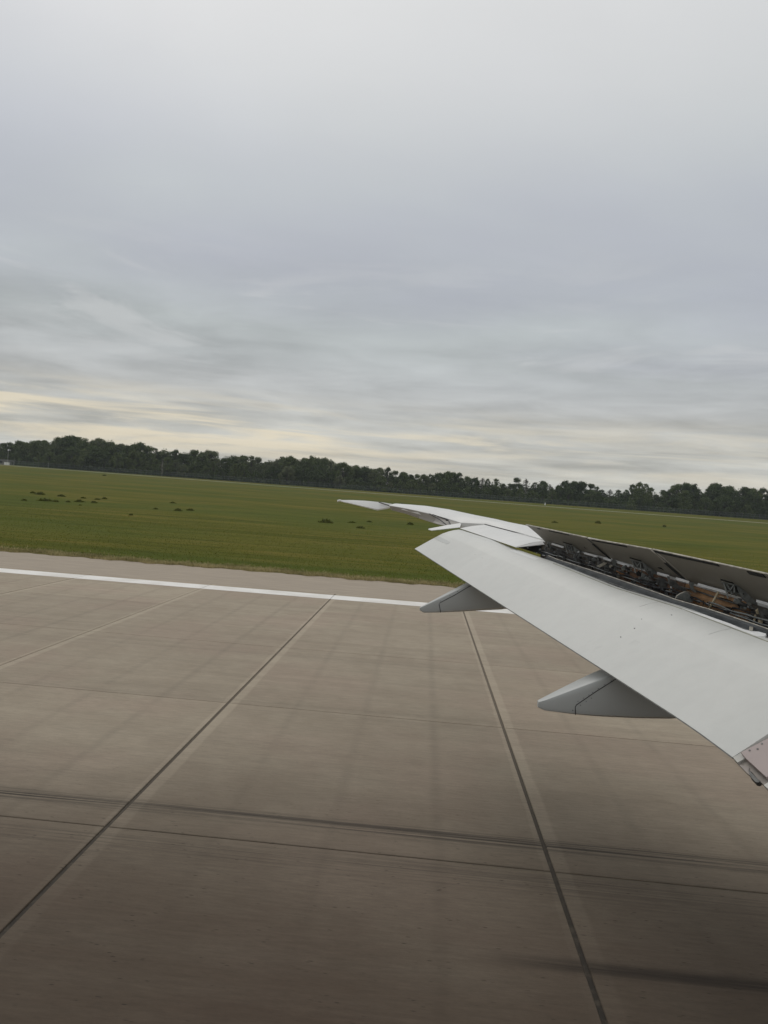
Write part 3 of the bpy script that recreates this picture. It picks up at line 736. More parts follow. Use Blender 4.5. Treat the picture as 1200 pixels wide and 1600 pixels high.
# dark strip for the flap underside along the trailing edge
mb = MB(); rr = []
for Y in YS:
    p = interp(TEF, Y); rr.append([p+Vector((0.004, 0, -0.003)), p+Vector((-0.006, 0, -0.013)), p+Vector((0.03, 0, -0.030))])
mb.loft(rr); mb.build('trailing_edge_strip', M_GREYD, flap)
# narrow darker olive strip on the flap nose near the cove
flap_patch('nose_strip', 14.0, 8.1, 0.988, 1.0, simple('olive_strip', (0.26, 0.26, 0.20), 0.6, 0, 4, 0.3), 0.003, 0.004, 20)

# ---- dark beam in front of the flap (rear edge of the cove) with its bright metal lip
RT = line((857, 868.5, 14.45), (870, 874, 14.2), (947, 899, 12.75), (1028, 927, 11.55), (1055, 937, 11.2), (1107, 952, 10.55), (1182, 977, 9.78), (1300, 1018, 8.9))
mb = MB(); rr = []; mb2 = MB(); lip = []
for p in RT:
    q = p+Vector((-0.045, -0.02, -0.205)); rr.append([p, p+Vector((-0.05, -0.01, -0.02)), q, q+Vector((0.10, 0.02, -0.02)), p+Vector((0.05, 0.02, -0.05))])
    lip.append(p+Vector((0, 0, 0.004)))
mb.loft(rr); beam = mb.build('cove_beam', M_RAIL, wing, auto=True)
mb2.tube(lip, 0.0095, 6); mb2.build('metal_lip', M_LIP, beam)
mb = MB(); mb.tube([interp(RT, Y)+Vector((-0.062, -0.02, -0.085)) for Y in np.linspace(14.3, 9.0, 20)], 0.010, 5); mb.build('beam_rib', M_GREYD, beam)
for Y in (13.9, 13.2, 12.4, 11.6, 10.9, 10.2, 9.8):
    p = interp(RT, Y)+Vector((-0.066, -0.025, -0.13)); mb = MB(); mb.tube([p, p+Vector((0.03, 0.02, 0))], 0.022 if Y > 9.9 else 0.040, 10); mb.build('beam_hole', M_SLOT, beam)
# pale seal plate that widens to a bright tongue at the inner end
sp_ = [(1067, 950.5), (1100, 960.0), (1140, 974.0), (1163, 983.8), (1180, 986.4), (1196.5, 987.6), (1197, 991.5), (1193, 993.8), (1182, 993.6), (1160, 985.5), (1137, 977.0), (1098, 963.0), (1066, 952.4)]
p0, p1, p2 = at(1067, 951, 10.80), at(1197, 990, 9.60), at(1120, 960, 10.55)
nP = (p1-p0).cross(Vector((1, 0, 0.25))).normalized()
mb = MB(); mb.prism([on_plane(x, y, p0, nP) for x, y in sp_], (0.01, 0, -0.02)); mb.build('seal_plate', M_BAR, wing)

# ---- spar web: back wall of the spoiler bay, and the bay floor
def web(Ya, Yb, mat, name, n=10):
    rr = []
    for i in range(n+1):
        Y = Ya+(Yb-Ya)*i/n; p = interp(HINGE, Y)+Vector((-0.035, 0.0, -0.045)); q = p+Vector((-0.02, 0, -0.50))
        rr.append([p, q, q+Vector((0.03, 0, 0)), p+Vector((0.03, 0, 0))])
    mb = MB(); mb.loft(rr); return mb.build(name, mat, wing)
web(15.4, 13.06, M_WEBD, 'spar_web'); w2 = web(13.04, 11.72, simple('rusty_primer_spar', (0.15, 0.085, 0.05), 0.6, 0, 5, 0.6), 'spar_web'); w3 = web(11.70, 10.55, M_WEB, 'spar_web'); web(10.53, 8.6, M_WEBD, 'spar_web')
rr = []
for Y in np.linspace(16.2, 8.6, 14):
    p = interp(HINGE, min(Y, 17.9))+Vector((0.12, 0, -0.50)); q = interp(RT, Y)+Vector((-0.02, 0, -0.26)) if Y < 14.4 else p+Vector((-0.55, 0, 0.10))
    rr.append([p, q, q+Vector((0, 0, -0.02)), p+Vector((0, 0, -0.02))])
mb = MB(); mb.loft(rr); mb.build('bay_floor', M_WEBD, wing)
# outboard dark recess under the stowed spoiler
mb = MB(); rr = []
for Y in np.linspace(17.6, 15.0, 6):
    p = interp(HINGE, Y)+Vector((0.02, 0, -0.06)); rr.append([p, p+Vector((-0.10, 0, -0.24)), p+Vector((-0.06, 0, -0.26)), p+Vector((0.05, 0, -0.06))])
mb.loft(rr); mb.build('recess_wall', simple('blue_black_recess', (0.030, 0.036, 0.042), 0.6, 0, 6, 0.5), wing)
for (x, y, r_) in ((843.5, 858.5, 0.020), (824, 856, 0.012), (838, 864, 0.012)):
    mb = MB(); mb.tube([at(x, y, 15.1), at(x+1, y, 15.2)], r_, 8); mb.build('recess_bolt', M_GREYM, wing)
# rows of lightening holes and rivets, oval cutouts in the brown web
mbh = MB()
def web_pt(Y, dn, out=0.004): 
    p = interp(HINGE, Y)+Vector((-0.035-0.02*dn/0.5, 0, -0.045-dn)); nrm = Vector((-0.75, -0.66, 0)); return p+nrm*out, nrm
for rowdn, st in ((0.17, 0.075), (0.215, 0.075), (0.26, 0.09)):
    Y = 12.9 if rowdn != 0.26 else 11.6
    while Y > 10.6:
        p, nr = web_pt(Y, rowdn+0.006*math.sin(Y*9)); mbh.tube([p-nr*0.01, p+nr*0.004], 0.0105, 6); Y -= st
o = mbh.build('rivet_rows', M_SLOT, wing); o['kind'] = 'stuff'
ov = []
for a in range(0, 300, 15):
    p, nr = web_pt(10.93+0.22*math.cos(math.radians(a+90)), 0.10+0.055*math.sin(math.radians(a+90)), 0.012); ov.append(p)
mb = MB(); mb.tube(ov, 0.007, 5); mb.build('access_panel_edge', M_SLOT, wing)
p, nr = web_pt(10.86, 0.175); mb = MB(); mb.tube([p, p+nr*0.02], 0.035, 10); mb.build('bracket_hole', M_SLOT, wing)

# tan diagonal rods
for (a, b_, r_) in (((1122.5, 925), (1108, 952), 0.017), ((1180.5, 961), (1177.0, 976), 0.015), ((1124, 932), (1131, 933.5), 0.008)):
    Ya, Yb = Yh(a[0])-0.22, Yh(b_[0])-0.30
    mb = MB(); mb.tube([at(*a, Ya), at(*b_, Yb)], r_, 10); mb.build('tan_strut', M_TAN, wing, smooth=True)
# pale T shaped bracket and lip bracket
mb = MB(); mb.plate([(932.5, 884.8), (944, 879.0), (948.5, 879.2), (947.5, 881.2), (937, 886.8)], Yh(945)-0.36, 0.05); mb.build('lever', M_LIP, wing)
mb = MB(); mb.plate([(945.8, 881), (947.8, 880.8), (946.2, 897.5), (943.8, 897.5)], Yh(945)-0.34, 0.03); mb.build('lever', M_GREYM, wing)
mb = MB(); mb.tube([at(x, y, Yh(1062)-0.45) for x, y in ((1055.5, 936), (1057, 931.5), (1062, 928), (1070, 924.6), (1076, 925), (1080, 928))], 0.010, 6); mb.build('bent_lip_bracket', M_LIP, wing)
mb = MB(); mb.box(at(1173.5, 982, 9.75), (0.035, 0.03, 0.05)); mb.build('pale_clip', M_LIP, wing)

# pipes and hoses that run along the bay
BAYX = -0.06
def along(Y0_, Y1_, dx_, dz_, amp, n=28, ph=0.0):
    r_ = []
    for i in range(n+1):
        Y = Y0_+(Y1_-Y0_)*i/n; p = interp(HINGE, Y)
        r_.append(p+Vector((dx_+BAYX+amp*0.6*math.sin(Y*5.1+ph), 0, dz_+amp*math.sin(Y*7.3+ph*2)+amp*0.6*math.sin(Y*15.1+ph))))
    return r_
rg = random.Random(5)
for k, (a, b_, dx_, dz_, am, r_, mt_) in enumerate([
    (15.2, 9.0, -0.02, -0.10, 0.006, 0.012, M_GREYD), (15.2, 9.0, -0.10, -0.22, 0.008, 0.010, M_STEEL), (14.9, 9.2, -0.16, -0.27, 0.010, 0.008, M_GREYD),
    (14.8, 12.2, -0.10, -0.16, 0.018, 0.011, M_HOSE), (13.9, 11.2, -0.14, -0.19, 0.022, 0.011, M_HOSE), (12.4, 9.4, -0.12, -0.21, 0.020, 0.012, M_HOSE),
    (11.0, 9.0, -0.18, -0.17, 0.010, 0.014, M_GREYM), (10.6, 9.0, -0.20, -0.22, 0.006, 0.012, M_GREYM), (10.7, 9.3, -0.10, -0.14, 0.02, 0.010, M_HOSE)]):
    mb = MB(); mb.tube(along(a, b_, dx_, dz_, am, ph=k*1.3), r_, 6); mb.build('hydraulic_pipe', mt_, wing, smooth=True)
mb = MB(); mb.tube([at(x, y, Yh(975)-0.25) for x, y in ((963, 892), (970, 896), (980, 899), (990, 899), (997, 896))], 0.009, 6)
mb.build('orange_hose', simple('orange_hose', (0.30, 0.14, 0.05), 0.5), wing, smooth=True)
# actuators: a cylinder body, piston and end lug at each spoiler
def actuator(x, y, s, Y):
    def q(a, b_): return at(x+a*s, y+b_*s, Y)
    mb = MB(); mb.tube([q(-16, -5), q(-2, 2)], 0.030*s, 10); ac = mb.build('actuator', M_GREYD, wing, smooth=True)
    mb = MB(); mb.tube([q(-2, 2), q(12, 9)], 0.014*s, 8); mb.build('piston', M_STEEL, ac, smooth=True)
    for a, b_, r_ in ((-17, -6, 0.034), (13, 10, 0.028), (-5, 5, 0.022)):
        mb = MB(); c = q(a, b_); mb.tube([c+Vector((0, -0.03, 0)), c+Vector((0, 0.03, 0))], r_*s, 10); mb.build('end_lug', M_GREYM, ac)
    for a, b_ in ((-12, -8), (-8, 4), (2, -1)):
        mb = MB(); mb.box(q(a, b_), (0.05*s, 0.04, 0.035*s)); mb.build('valve_block', M_GREYD if a < 0 else M_STEEL, ac)
actuator(1168, 945, 1.0, Yh(1165)-0.18); actuator(1025, 909, 0.85, Yh(1020)-0.20); actuator(912, 878, 0.70, Yh(905)-0.18); actuator(985, 889, 0.6, Yh(985)-0.14); actuator(875, 866, 0.5, Yh(875)-0.14)
# brackets, clamps and small fittings bolted along the bay
mats = [M_GREYD, M_GREYM, M_DARK, M_GREYD, M_SLOT, M_GREYD]
for k in range(120):
    Y = rg.uniform(9.0, 15.1); p = interp(HINGE, Y)+Vector((rg.uniform(-0.22, -0.06), 0, rg.uniform(-0.29, -0.10)))
    if 10.62 < Y < 11.6 and rg.random() < 0.75: continue
    mb = MB(); t = rg.random(); s_ = rg.uniform(0.45, 1.05)
    if t < 0.4: mb.box(p, (0.05*s_, 0.05, rg.uniform(0.03, 0.09)*s_))
    elif t < 0.7: mb.prism([p+Vector(v)*s_ for v in ((0, 0, 0), (0.07, 0, 0.01), (0.05, 0, 0.06), (0.02, 0, 0.09), (-0.02, 0, 0.05))], (0, 0.03, 0))
    else: mb.tube([p, p+Vector((rg.uniform(-.06, .06), 0.03, rg.uniform(-.08, .08)))], 0.014*s_, 8)
    mb.build('pipe_clamp' if t >= 0.4 else 'bracket_block', mats[k % 6] if k % 5 else [M_LIP, M_STEEL, M_GREYM, M_TAN][k // 5 % 4], wing)
# fixed ribs across the bay
for x in (868, 889, 921, 951, 975, 1003, 1038, 1066, 1094, 1146, 1190):
    Y = Yh(x); p = interp(HINGE, Y); r0 = interp(RT, min(Y-0.35, 14.4))
    mb = MB(); mb.prism([p+Vector((0.08, 0, -0.12)), p+Vector((-0.05, 0, -0.20)), p+Vector((-0.22, -0.05, -0.33)), p+Vector((-0.22, -0.05, -0.42)), p+Vector((0.08, 0, -0.48))], (0.0, 0.02, 0))
    mb.build('bay_rib', M_GREYD if x not in (1094,) else M_WEB, wing)

# ---- flap track fairings
def fairing(Y, upper, lower, wfun, crease_y=None, name='flap_track_fairing', lab=None, dome=0.05):
    """upper/lower: streamwise side profile in photograph positions, aft end first, on the near side plane at Y"""
    n = 22; ux = [p[0] for p in upper]; uy = [p[1] for p in upper]; lx_ = [p[0] for p in lower]; ly_ = [p[1] for p in lower]
    xa, xb = ux[0], max(ux[-1], lx_[-1]); rings = []
    for i in range(n+1):
        k = (i/n)**1.15; x = xa+(xb-xa)*k; wd = wfun(k)
        zt = at(x, np.interp(x, ux, uy), Y); zb = at(x, np.interp(x, lx_, ly_), Y)
        hgt = zt.z-zb.z; X = zt.x; r_ = min(0.16*hgt, wd*0.22); R_ = []
        yc = Y+wd/2; zm = (zt.z+zb.z)/2
        for (yy, zz) in ((0, -0.25), (0, 0.30), (0.0, 0.455), (0.02, 0.485), (0.07, 0.50), (0.3, 0.51), (0.5, 0.512), (0.7, 0.51), (0.93, 0.50), (0.98, 0.485), (1, 0.455), (1, 0.3), (1, -0.25), (0.93, -0.42), (0.75, -0.49), (0.5, -0.5), (0.25, -0.49), (0.07, -0.42)):
            R_.append(Vector((X, Y+wd*yy, zm+hgt*zz)))
        rings.append(R_)
    mb = MB(); mb.loft(rings); o = mb.build(name, M_FAIR, wing, auto=True)
    if lab: o['label'] = lab
    return o
F2 = fairing(10.5, [(841.5, 1097), (845, 1096.5), (934, 1063), (962, 1054), (1010, 1042), (1100, 1024), (1240, 1016)],
             [(841.5, 1106), (845, 1110), (858, 1112.5), (899, 1119), (940, 1124), (1000, 1128.5), (1067, 1130), (1130, 1122), (1240, 1085)],
             lambda k: 0.10+0.52*min(1, k*2.6)**0.8, lab='larger grey fairing under the inner part of the flap')
F1 = fairing(15.35, [(656, 949.5), (659, 948.5), (730, 914), (790, 899), (840, 893), (900, 890)],
             [(656, 954), (661, 958), (690, 958.2), (723, 957.6), (760, 956), (792, 954.5), (840, 944), (900, 930)],
             lambda k: 0.09+0.46*min(1, k*2.6)**0.8, lab='smaller grey fairing under the outer part of the flap')
def seam(par, pts, Y, r_, name='panel_seam'):
    mb = MB(); mb.tube([at(x, y, Y) for x, y in pts], r_, 5); mb.build(name, M_SLOT, par)
seam(F2, [(899.3, 1117), (898.8, 1105), (900.5, 1101.5), (932, 1080), (967, 1058)], 10.498, 0.0055)
seam(F1, [(688.6, 957), (686, 944), (688, 941.5), (710, 930), (737, 914)], 15.348, 0.0065)
for x, y in ((895, 1110), (903, 1096), (912, 1091), (920, 1086), (907, 1102), (916, 1096), (924, 1091), (926, 1082), (935, 1076), (945, 1070), (955, 1064)):
    p = at(x, y, 10.497); mb = MB(); mb.tube([p, p+Vector((0, 0.02, 0))], 0.0065, 6); mb.build('fastener', M_SLOT, F2)
for x, y in ((688, 939), (703, 931), (715, 924)):
    p = at(x, y, 15.347); mb = MB(); mb.tube([p, p+Vector((0, 0.02, 0))], 0.008, 6); mb.build('fastener', M_SLOT, F1)

# ---- pieces at the inboard end of the flap, in the flap's plane
q0 = at(1144.5, 1183, 8.03); q1 = at(1371, 1060.5, 8.03); q2 = interp(TEF, 8.6)
nQ = (q1-q0).cross(q2-q0).normalized()
if nQ.z < 0: nQ = -nQ
def flat(name, poly, mat, lift=0.0, th=0.03, par=None, bev=0.004):
    mb = MB(); mb.prism([on_plane(x, y, q0+nQ*lift, nQ) for x, y in poly], -nQ*th); return mb.build(name, mat, par or wing, bevel=bev)
inf = flat('flaperon', [(1157.5, 1175.5), (1200, 1153.5), (1330, 1086), (1420, 1210), (1310, 1240), (1240, 1190), (1197.5, 1214.5), (1165.5, 1185.0)], M_PINK, 0.035, 0.05)
inf['label'] = 'dusty pink panel with three dark fasteners at the inboard end'
for x, y in ((1171.3, 1172.6), (1183.8, 1170.3), (1190.5, 1162.0)):
    p = on_plane(x, y, q0+nQ*0.036, nQ); mb = MB(); mb.tube([p, p+nQ*0.004], 0.011, 10); mb.build('fastener', M_GREYD, inf)
flat('end_block', [(1145, 1183.3), (1157.2, 1176.2), (1165.0, 1184.6), (1152.2, 1191.5)], M_LIP if False else simple('off_white_block', (0.50, 0.49, 0.45), 0.5), 0.0, 0.06)
flat('end_fitting', [(1152.6, 1192.0), (1165.2, 1185.0), (1197, 1214), (1225, 1200), (1260, 1225), (1215, 1240), (1193, 1226), (1187, 1221), (1175, 1207)], M_TAUPE, -0.03, 0.03)
flat('end_fitting', [(1153, 1193.5), (1171, 1199), (1172, 1212), (1166.5, 1207.5)], simple('pale_taupe_fitting', (0.33, 0.29, 0.26), 0.5), -0.02, 0.03)
flat('latch_hook', [(1168.7, 1200), (1173, 1206), (1188, 1220.5), (1184.5, 1222.8), (1180, 1221.5), (1172, 1213)], M_GREYD, -0.005, 0.06)
flat('inner_flap_edge', [(1193, 1226.5), (1200, 1222), (1225, 1208), (1300, 1262), (1270, 1290), (1215, 1246)], simple('off_white_panel', (0.52, 0.51, 0.47), 0.5), 0.0, 0.05)

# ================================================================== trees, fence and small things by the perimeter
YT = 402.0
def xat(px, Y):      # X of the place seen at photograph column px, at ground level there
    y = 727+0.0708*px; return at(px, y, Y).x
def top_z(px, py, Y): return at(px, py, Y).z
PROFILE = [(-300, 680), (-100, 690), (0, 694), (12, 692), (24, 688), (45, 691), (62, 689), (80, 688), (95, 684), (112, 681), (128, 684), (150, 685), (168, 690), (185, 694), (200, 697), (216, 692), (232, 697), (250, 698), (265, 702),
           (290, 705), (305, 704), (320, 705), (340, 706), (356, 713), (375, 712), (395, 713), (415, 718), (432, 715), (452, 715), (466, 717), (482, 714), (500, 714), (516, 719), (535, 725), (548, 729), (560, 728), (585, 732), (598, 727),
           (615, 735), (640, 741), (665, 742), (690, 737), (712, 738), (730, 747), (748, 742), (768, 746), (788, 750), (812, 745), (835, 748), (850, 754), (872, 752), (895, 751), (915, 756), (938, 760), (962, 765), (980, 757), (1003, 752), (1022, 768), (1034, 766),
           (1050, 760), (1075, 753), (1092, 759), (1115, 756), (1135, 760), (1144, 770), (1155, 763), (1180, 762), (1200, 763), (1300, 770), (1500, 780)]
def prof(px): return float(np.interp(px, [a for a, b_ in PROFILE], [b_ for a, b_ in PROFILE]))
def leaf_mat(name, c1, c2):
    mt, t, b = new_mat(name)
    g = t.add('ShaderNodeNewGeometry'); oi = t.add('ShaderNodeObjectInfo')
    n = t.noise(g.outputs['Position'], 0.35, 4, 0.6)
    f = t.math('ADD', t.math('MULTIPLY', t.smooth(n, 0.3, 0.7), 0.45), t.math('ADD', t.math('MULTIPLY', g.outputs['Random Per Island'], 0.20), t.math('MULTIPLY', oi.outputs['Random'], 0.42)))
    t.link(t.mix(f, c1, c2), b.inputs['Base Color']); b.inputs['Roughness'].default_value = 0.85; b.inputs['Specular IOR Level'].default_value = 0.12
    return mt
LEAF = {'dark': leaf_mat('dark_foliage', (0.034, 0.054, 0.020), (0.088, 0.118, 0.044)), 'mid': leaf_mat('mid_foliage', (0.052, 0.078, 0.027), (0.122, 0.150, 0.056)),
        'pale': leaf_mat('pale_foliage', (0.078, 0.100, 0.046), (0.150, 0.166, 0.084)), 'bare': leaf_mat('thin_foliage', (0.060, 0.060, 0.048), (0.10, 0.095, 0.075))}
M_BARK = simple('grey_brown_bark', (0.055, 0.048, 0.038), 0.9, 0, 3, 0.3)
M_BIRCH = simple('pale_bark', (0.26, 0.25, 0.20), 0.8, 0, 3, 0.4)
def leaves(centres, radii, per, size, rng):
    """leaf-sized faces spread through clumps; returns verts, faces"""
    V = []; n_t = 0
    for (c, r_), k in zip(zip(centres, radii), per):
        d = rng.normal(size=(k, 3)); d /= np.linalg.norm(d, axis=1)[:, None]
        rr = rng.uniform(0.25, 1.45, k)**0.85
        p = np.array(c)+d*rr[:, None]*np.array([r_, r_, r_*0.8])
        a = rng.normal(size=(k, 3)); a /= np.linalg.norm(a, axis=1)[:, None]
        b_ = np.cross(a, d+0.01); b_ /= np.linalg.norm(b_, axis=1)[:, None]+1e-6
        s_ = size*rng.uniform(0.55, 1.35, k)[:, None]
        V.append(np.stack([p-a*s_, p+b_*s_*0.8, p+a*s_, p-b_*s_*0.8], 1))
    V = np.concatenate(V).reshape(-1, 3); n = len(V)//4
    return V, n
def mesh_quads(name, V, n, extra=None):
    me = bpy.data.meshes.new(name); me.vertices.add(4*n); me.vertices.foreach_set('co', V.reshape(-1))
    me.loops.add(4*n); me.loops.foreach_set('vertex_index', np.arange(4*n)); me.polygons.add(n)
    me.polygons.foreach_set('loop_start', np.arange(0, 4*n, 4)); me.update(calc_edges=True); return me
def tree_meshes(kind, seed):
    """unit tree, height 1, trunk at the origin"""
    rng = np.random.default_rng(seed); sparse = kind in ('feathery', 'thin')
    mb = MB(); th = 0.30 if kind != 'thin' else 0.5
    mb.tube([(0, 0, 0), (0.004, 0.003, th), (0.0, 0.0, 0.62), (0.01, 0, 0.9)], 0.020 if not sparse else 0.014, 6, 0.005)
    cs = []; rs = []
    ncl = {'round': 60, 'broad': 80, 'feathery': 120, 'thin': 60, 'bushy': 70, 'twin': 70}[kind]
    wid = {'round': 0.30, 'broad': 0.46, 'feathery': 0.34, 'thin': 0.24, 'bushy': 0.52, 'twin': 0.40}[kind]
    for i in range(ncl):
        t_ = rng.uniform(0, 1); z = 0.16+0.80*t_ if kind != 'bushy' else 0.08+0.80*t_
        if kind == 'thin': z = 0.22+0.74*t_
        env = math.sin(math.pi*min(1, 0.18+0.80*t_))**0.7
        if sparse: env *= 1.15-0.4*t_
        a = rng.uniform(0, 2*math.pi); r_ = wid*env*math.sqrt(rng.uniform(0.05, 1))
        x = r_*math.cos(a); y = r_*math.sin(a)
        if kind == 'twin': x += 0.14*(1 if i % 2 else -1); z -= 0.06*(i % 2)
        rad = rng.uniform(0.06, 0.125)*(0.56 if sparse else 1.0)
        z = min(z, 1.0-rad*0.8); cs.append((x, y, z)); rs.append(rad)
        if i % 2 == 0:
            z0 = z*rng.uniform(0.45, 0.7); mb.tube([(0, 0, z0), (x*0.5, y*0.5, (z0+z)/2+0.02), (x, y, z)], 0.007, 4, 0.002)
    if kind == 'thin':
        for i in range(30):
            z0 = rng.uniform(0.25, 0.85); a = rng.uniform(0, 2*math.pi); l = 0.2*(1.1-z0)
            mb.tube([(0, 0, z0), (l*math.cos(a)*0.6, l*math.sin(a)*0.6, z0+l*0.8), (l*math.cos(a), l*math.sin(a), z0+l*1.6)], 0.005, 3, 0.0015)
    per = [int((70 if not sparse else 52)*(r_/0.08)**1.6) for r_ in rs]
    if kind == 'thin': per = [int(p*0.55) for p in per]
    V, n = leaves(cs, rs, per, 0.021 if not sparse else 0.017, rng)
    cm = mesh_quads('crown', V, n)
    tm = bpy.data.meshes.new('trunk'); tm.from_pydata(mb.v, [], mb.f); tm.update()
    return cm, tm
KINDS = ['round', 'broad', 'feathery', 'bushy', 'twin', 'thin']
VAR = {k: [tree_meshes(k, 100+17*i+j) for j in range(3 if k != 'thin' else 2)] for i, k in enumerate(KINDS)}
CROWN_MAT = {}
def tree_obj(kind, vi, x, y, z, h, wscale, shade, rot, label, group='trees of the belt beyond the airfield fence', cat='tree'):
    cm0, tm0 = VAR[kind][vi % len(VAR[kind])]
    key = (kind, vi % len(VAR[kind]), shade)
    if key not in CROWN_MAT:
        c = cm0.copy(); c.materials.clear(); c.materials.append(LEAF[shade]); c.name = 'crown'
        t_ = tm0.copy(); t_.materials.clear(); t_.materials.append(M_BIRCH if kind == 'thin' else M_BARK); t_.name = 'trunk'; CROWN_MAT[key] = (c, t_)
    c, t_ = CROWN_MAT[key]
    e = empty('tree', (x, y, z)); e.scale = (h*wscale, h*wscale, h); e.rotation_euler = (0, 0, rot)
    for nm, me in (('trunk', t_), ('crown', c)):
        o = bpy.data.objects.new(nm, me); COL.objects.link(o); o.parent = e
    tagp(e, label, cat, group)
    return e
LAND = [(-1e9, 'beyond the left photo edge'), (-30, 'by the left lamp post'), (60, 'on the left rise'), (120, 'on the highest treeline hump'), (190, 'right of the highest hump'),
        (245, 'behind the lone pale trunk'), (300, 'left of the treeline dip'), (360, 'at the treeline dip'), (430, 'left of the wingtip'), (520, 'above the wingtip'),
        (600, 'above the aileron'), (690, 'above the flap end'), (770, 'behind the small white marker'), (850, 'above the outermost raised spoiler'), (930, 'left of the pale bush'), (985, 'behind the pale bush'),
        (1045, 'right of the pale bush'), (1110, 'near the right photo edge'), (1170, 'at the right photo edge'), (1230, 'beyond the right photo edge')]
def land(px):
    r_ = LAND[0][1]
    for a, s_ in LAND:
        if px >= a: r_ = s_
    return r_
KW = {'round': 'round-crowned', 'broad': 'broad', 'feathery': 'feathery', 'bushy': 'bushy', 'twin': 'double-crowned', 'thin': 'thin half-bare'}
SW = {'dark': 'dark green', 'mid': 'mid green', 'pale': 'pale grey-green', 'bare': 'brownish'}
used = {}
trees = []
rt = random.Random(21)
px = -130.0
while px < 1330:      # tall back row follows the skyline
    if 735 < px < 870 or 935 < px < 1030: kind = rt.choice(['feathery', 'feathery', 'feathery', 'thin', 'round'])
    else: kind = rt.choice(['round', 'broad', 'broad', 'twin', 'round', 'feathery'])
    Y = YT+rt.uniform(8, 26); shade = rt.choice(['dark', 'mid', 'mid', 'pale'] if px < 700 else ['dark', 'dark', 'mid']) if kind != 'thin' else 'bare'
    trees.append(('tall', kind, px, Y, shade, rt.uniform(-1.2, 2.2)))
    px += rt.uniform(8, 14)*(1.0 if px < 600 else 1.05)
px = -130.0
while px < 1330:      # lower, nearer row
    kind = rt.choice(['bushy', 'round', 'broad', 'bushy', 'twin', 'feathery'])
    trees.append(('mid-height', kind, px, YT+rt.uniform(1, 7), rt.choice(['dark', 'mid', 'mid', 'dark', 'pale'] if px < 700 else ['dark', 'mid', 'dark', 'dark', 'mid']), 0))
    px += rt.uniform(12, 20)
cnt = 0
for hgt, kind, px, Y, shade, j in trees:
    zb = ground_z(Y); x = xat(px, Y)
    ztop = top_z(px, prof(px)+j+(rt.uniform(0, 7) if kind in ('feathery', 'thin') and hgt == 'tall' and rt.random() < 0.5 else 0), Y)
    h = ztop-zb
    if hgt != 'tall': h *= rt.uniform(0.45, 0.80)
    else: h *= 1.03
    wsc = {'round': 0.95, 'broad': 0.85, 'feathery': 0.95, 'bushy': 0.9, 'twin': 0.9, 'thin': 1.0}[kind]*rt.uniform(0.85, 1.1)
    if hgt == 'tall' and h < 11: wsc *= 1.25
    base = '%s %s %s tree %s' % (hgt, SW[shade], KW[kind], land(px))
    used.setdefault(base, []).append((hgt, kind, px, Y, shade, x, zb, h, wsc))
ORD = ['leftmost', 'second', 'third', 'fourth', 'fifth', 'sixth', 'seventh', 'eighth', 'ninth']
for base, lst in used.items():
    lst.sort(key=lambda q: q[2])
    for i, (hgt, kind, px, Y, shade, x, zb, h, wsc) in enumerate(lst):
        lab = base
        if len(lst) > 1: lab = ('rightmost ' if i == len(lst)-1 else ORD[i]+' ' if i == 0 else ORD[i]+' from left, ')+base
        tree_obj(kind, int(px*7) % 3, x, Y, zb-0.2, h, wsc, shade, (px*1.7) % 6.28, lab)
# undergrowth along the foot of the belt: nobody could count it
rng = np.random.default_rng(3); cs = []; rs = []
for i in range(1500):
    x = rng.uniform(-300, 260); y = YT+rng.uniform(0.5, 30); hh = rng.uniform(1.0, 9.5); cs.append((x, y, ground_z(y)+hh*0.5)); rs.append(rng.uniform(1.3, 3.0))
for i in range(900):
    x = rng.uniform(-300, 260); y = YT+rng.uniform(0.0, 6); cs.append((x, y, ground_z(y)+rng.uniform(0.2, 1.6))); rs.append(rng.uniform(1.2, 2.0))
V, n = leaves(cs, rs, [44]*2400, 0.45, rng)
me = mesh_quads('undergrowth', V, n); o = link_mesh('undergrowth', me, LEAF['dark'])
tagp(o, 'dark tangled undergrowth filling the foot of the treeline behind the fence', 'undergrowth', kind='stuff')
# backdrop of wood behind the visible rows
cs = []; rs = []
for i in range(1500):
    px_ = rng.uniform(-200, 1400); Y = YT+rng.uniform(34, 60); x = xat(px_, Y); zt = top_z(px_, prof(px_)+4, Y); zb = ground_z(Y)
    cs.append((x, Y, zb+(zt-zb)*rng.uniform(0.05, 0.85 if px_ < 560 else 0.62))); rs.append(rng.uniform(1.8, 3.2))
V, n = leaves(cs, rs, [42]*1500, 0.6, rng)
o = link_mesh('far_wood', mesh_quads('far_wood', V, n), LEAF['dark']); tagp(o, 'deep shaded wood that closes the gaps behind the treeline', 'wood', kind='stuff')

# fence: posts, rails and mesh
YF = YT-3.5
fence = empty('perimeter_fence', (0, YF, ground_z(YF)))
tagp(fence, 'long dark wire mesh perimeter fence in front of the trees', 'fence')
M_POST = simple('fence_post_grey', (0.20, 0.21, 0.20), 0.6, 0.3, 5, 0.2)
mb = MB(); mb.tube([(0, 0, 0), (0, 0, 2.7), (0, -0.35, 3.1)], 0.05, 6)
pm = bpy.data.meshes.new('fence_post'); pm.from_pydata(mb.v, [], mb.f); pm.update(); pm.materials.append(M_POST)
nposts = 0; x = -330.0
while x < 300:
    o = bpy.data.objects.new('fence_post', pm); COL.objects.link(o); o.parent = fence; o.location = (x, 0, 0); x += 3.0; nposts += 1
mt, t, b = new_mat('wire_mesh'); t.n.remove(b)
g = t.add('ShaderNodeNewGeometry'); s = t.add('ShaderNodeSeparateXYZ'); t.link(g.outputs['Position'], s.inputs[0])
fx = t.math('FRACT', t.math('MULTIPLY', t.math('ADD', s.outputs[0], s.outputs[2]), 14.0)); fz = t.math('FRACT', t.math('MULTIPLY', t.math('SUBTRACT', s.outputs[0], s.outputs[2]), 14.0))
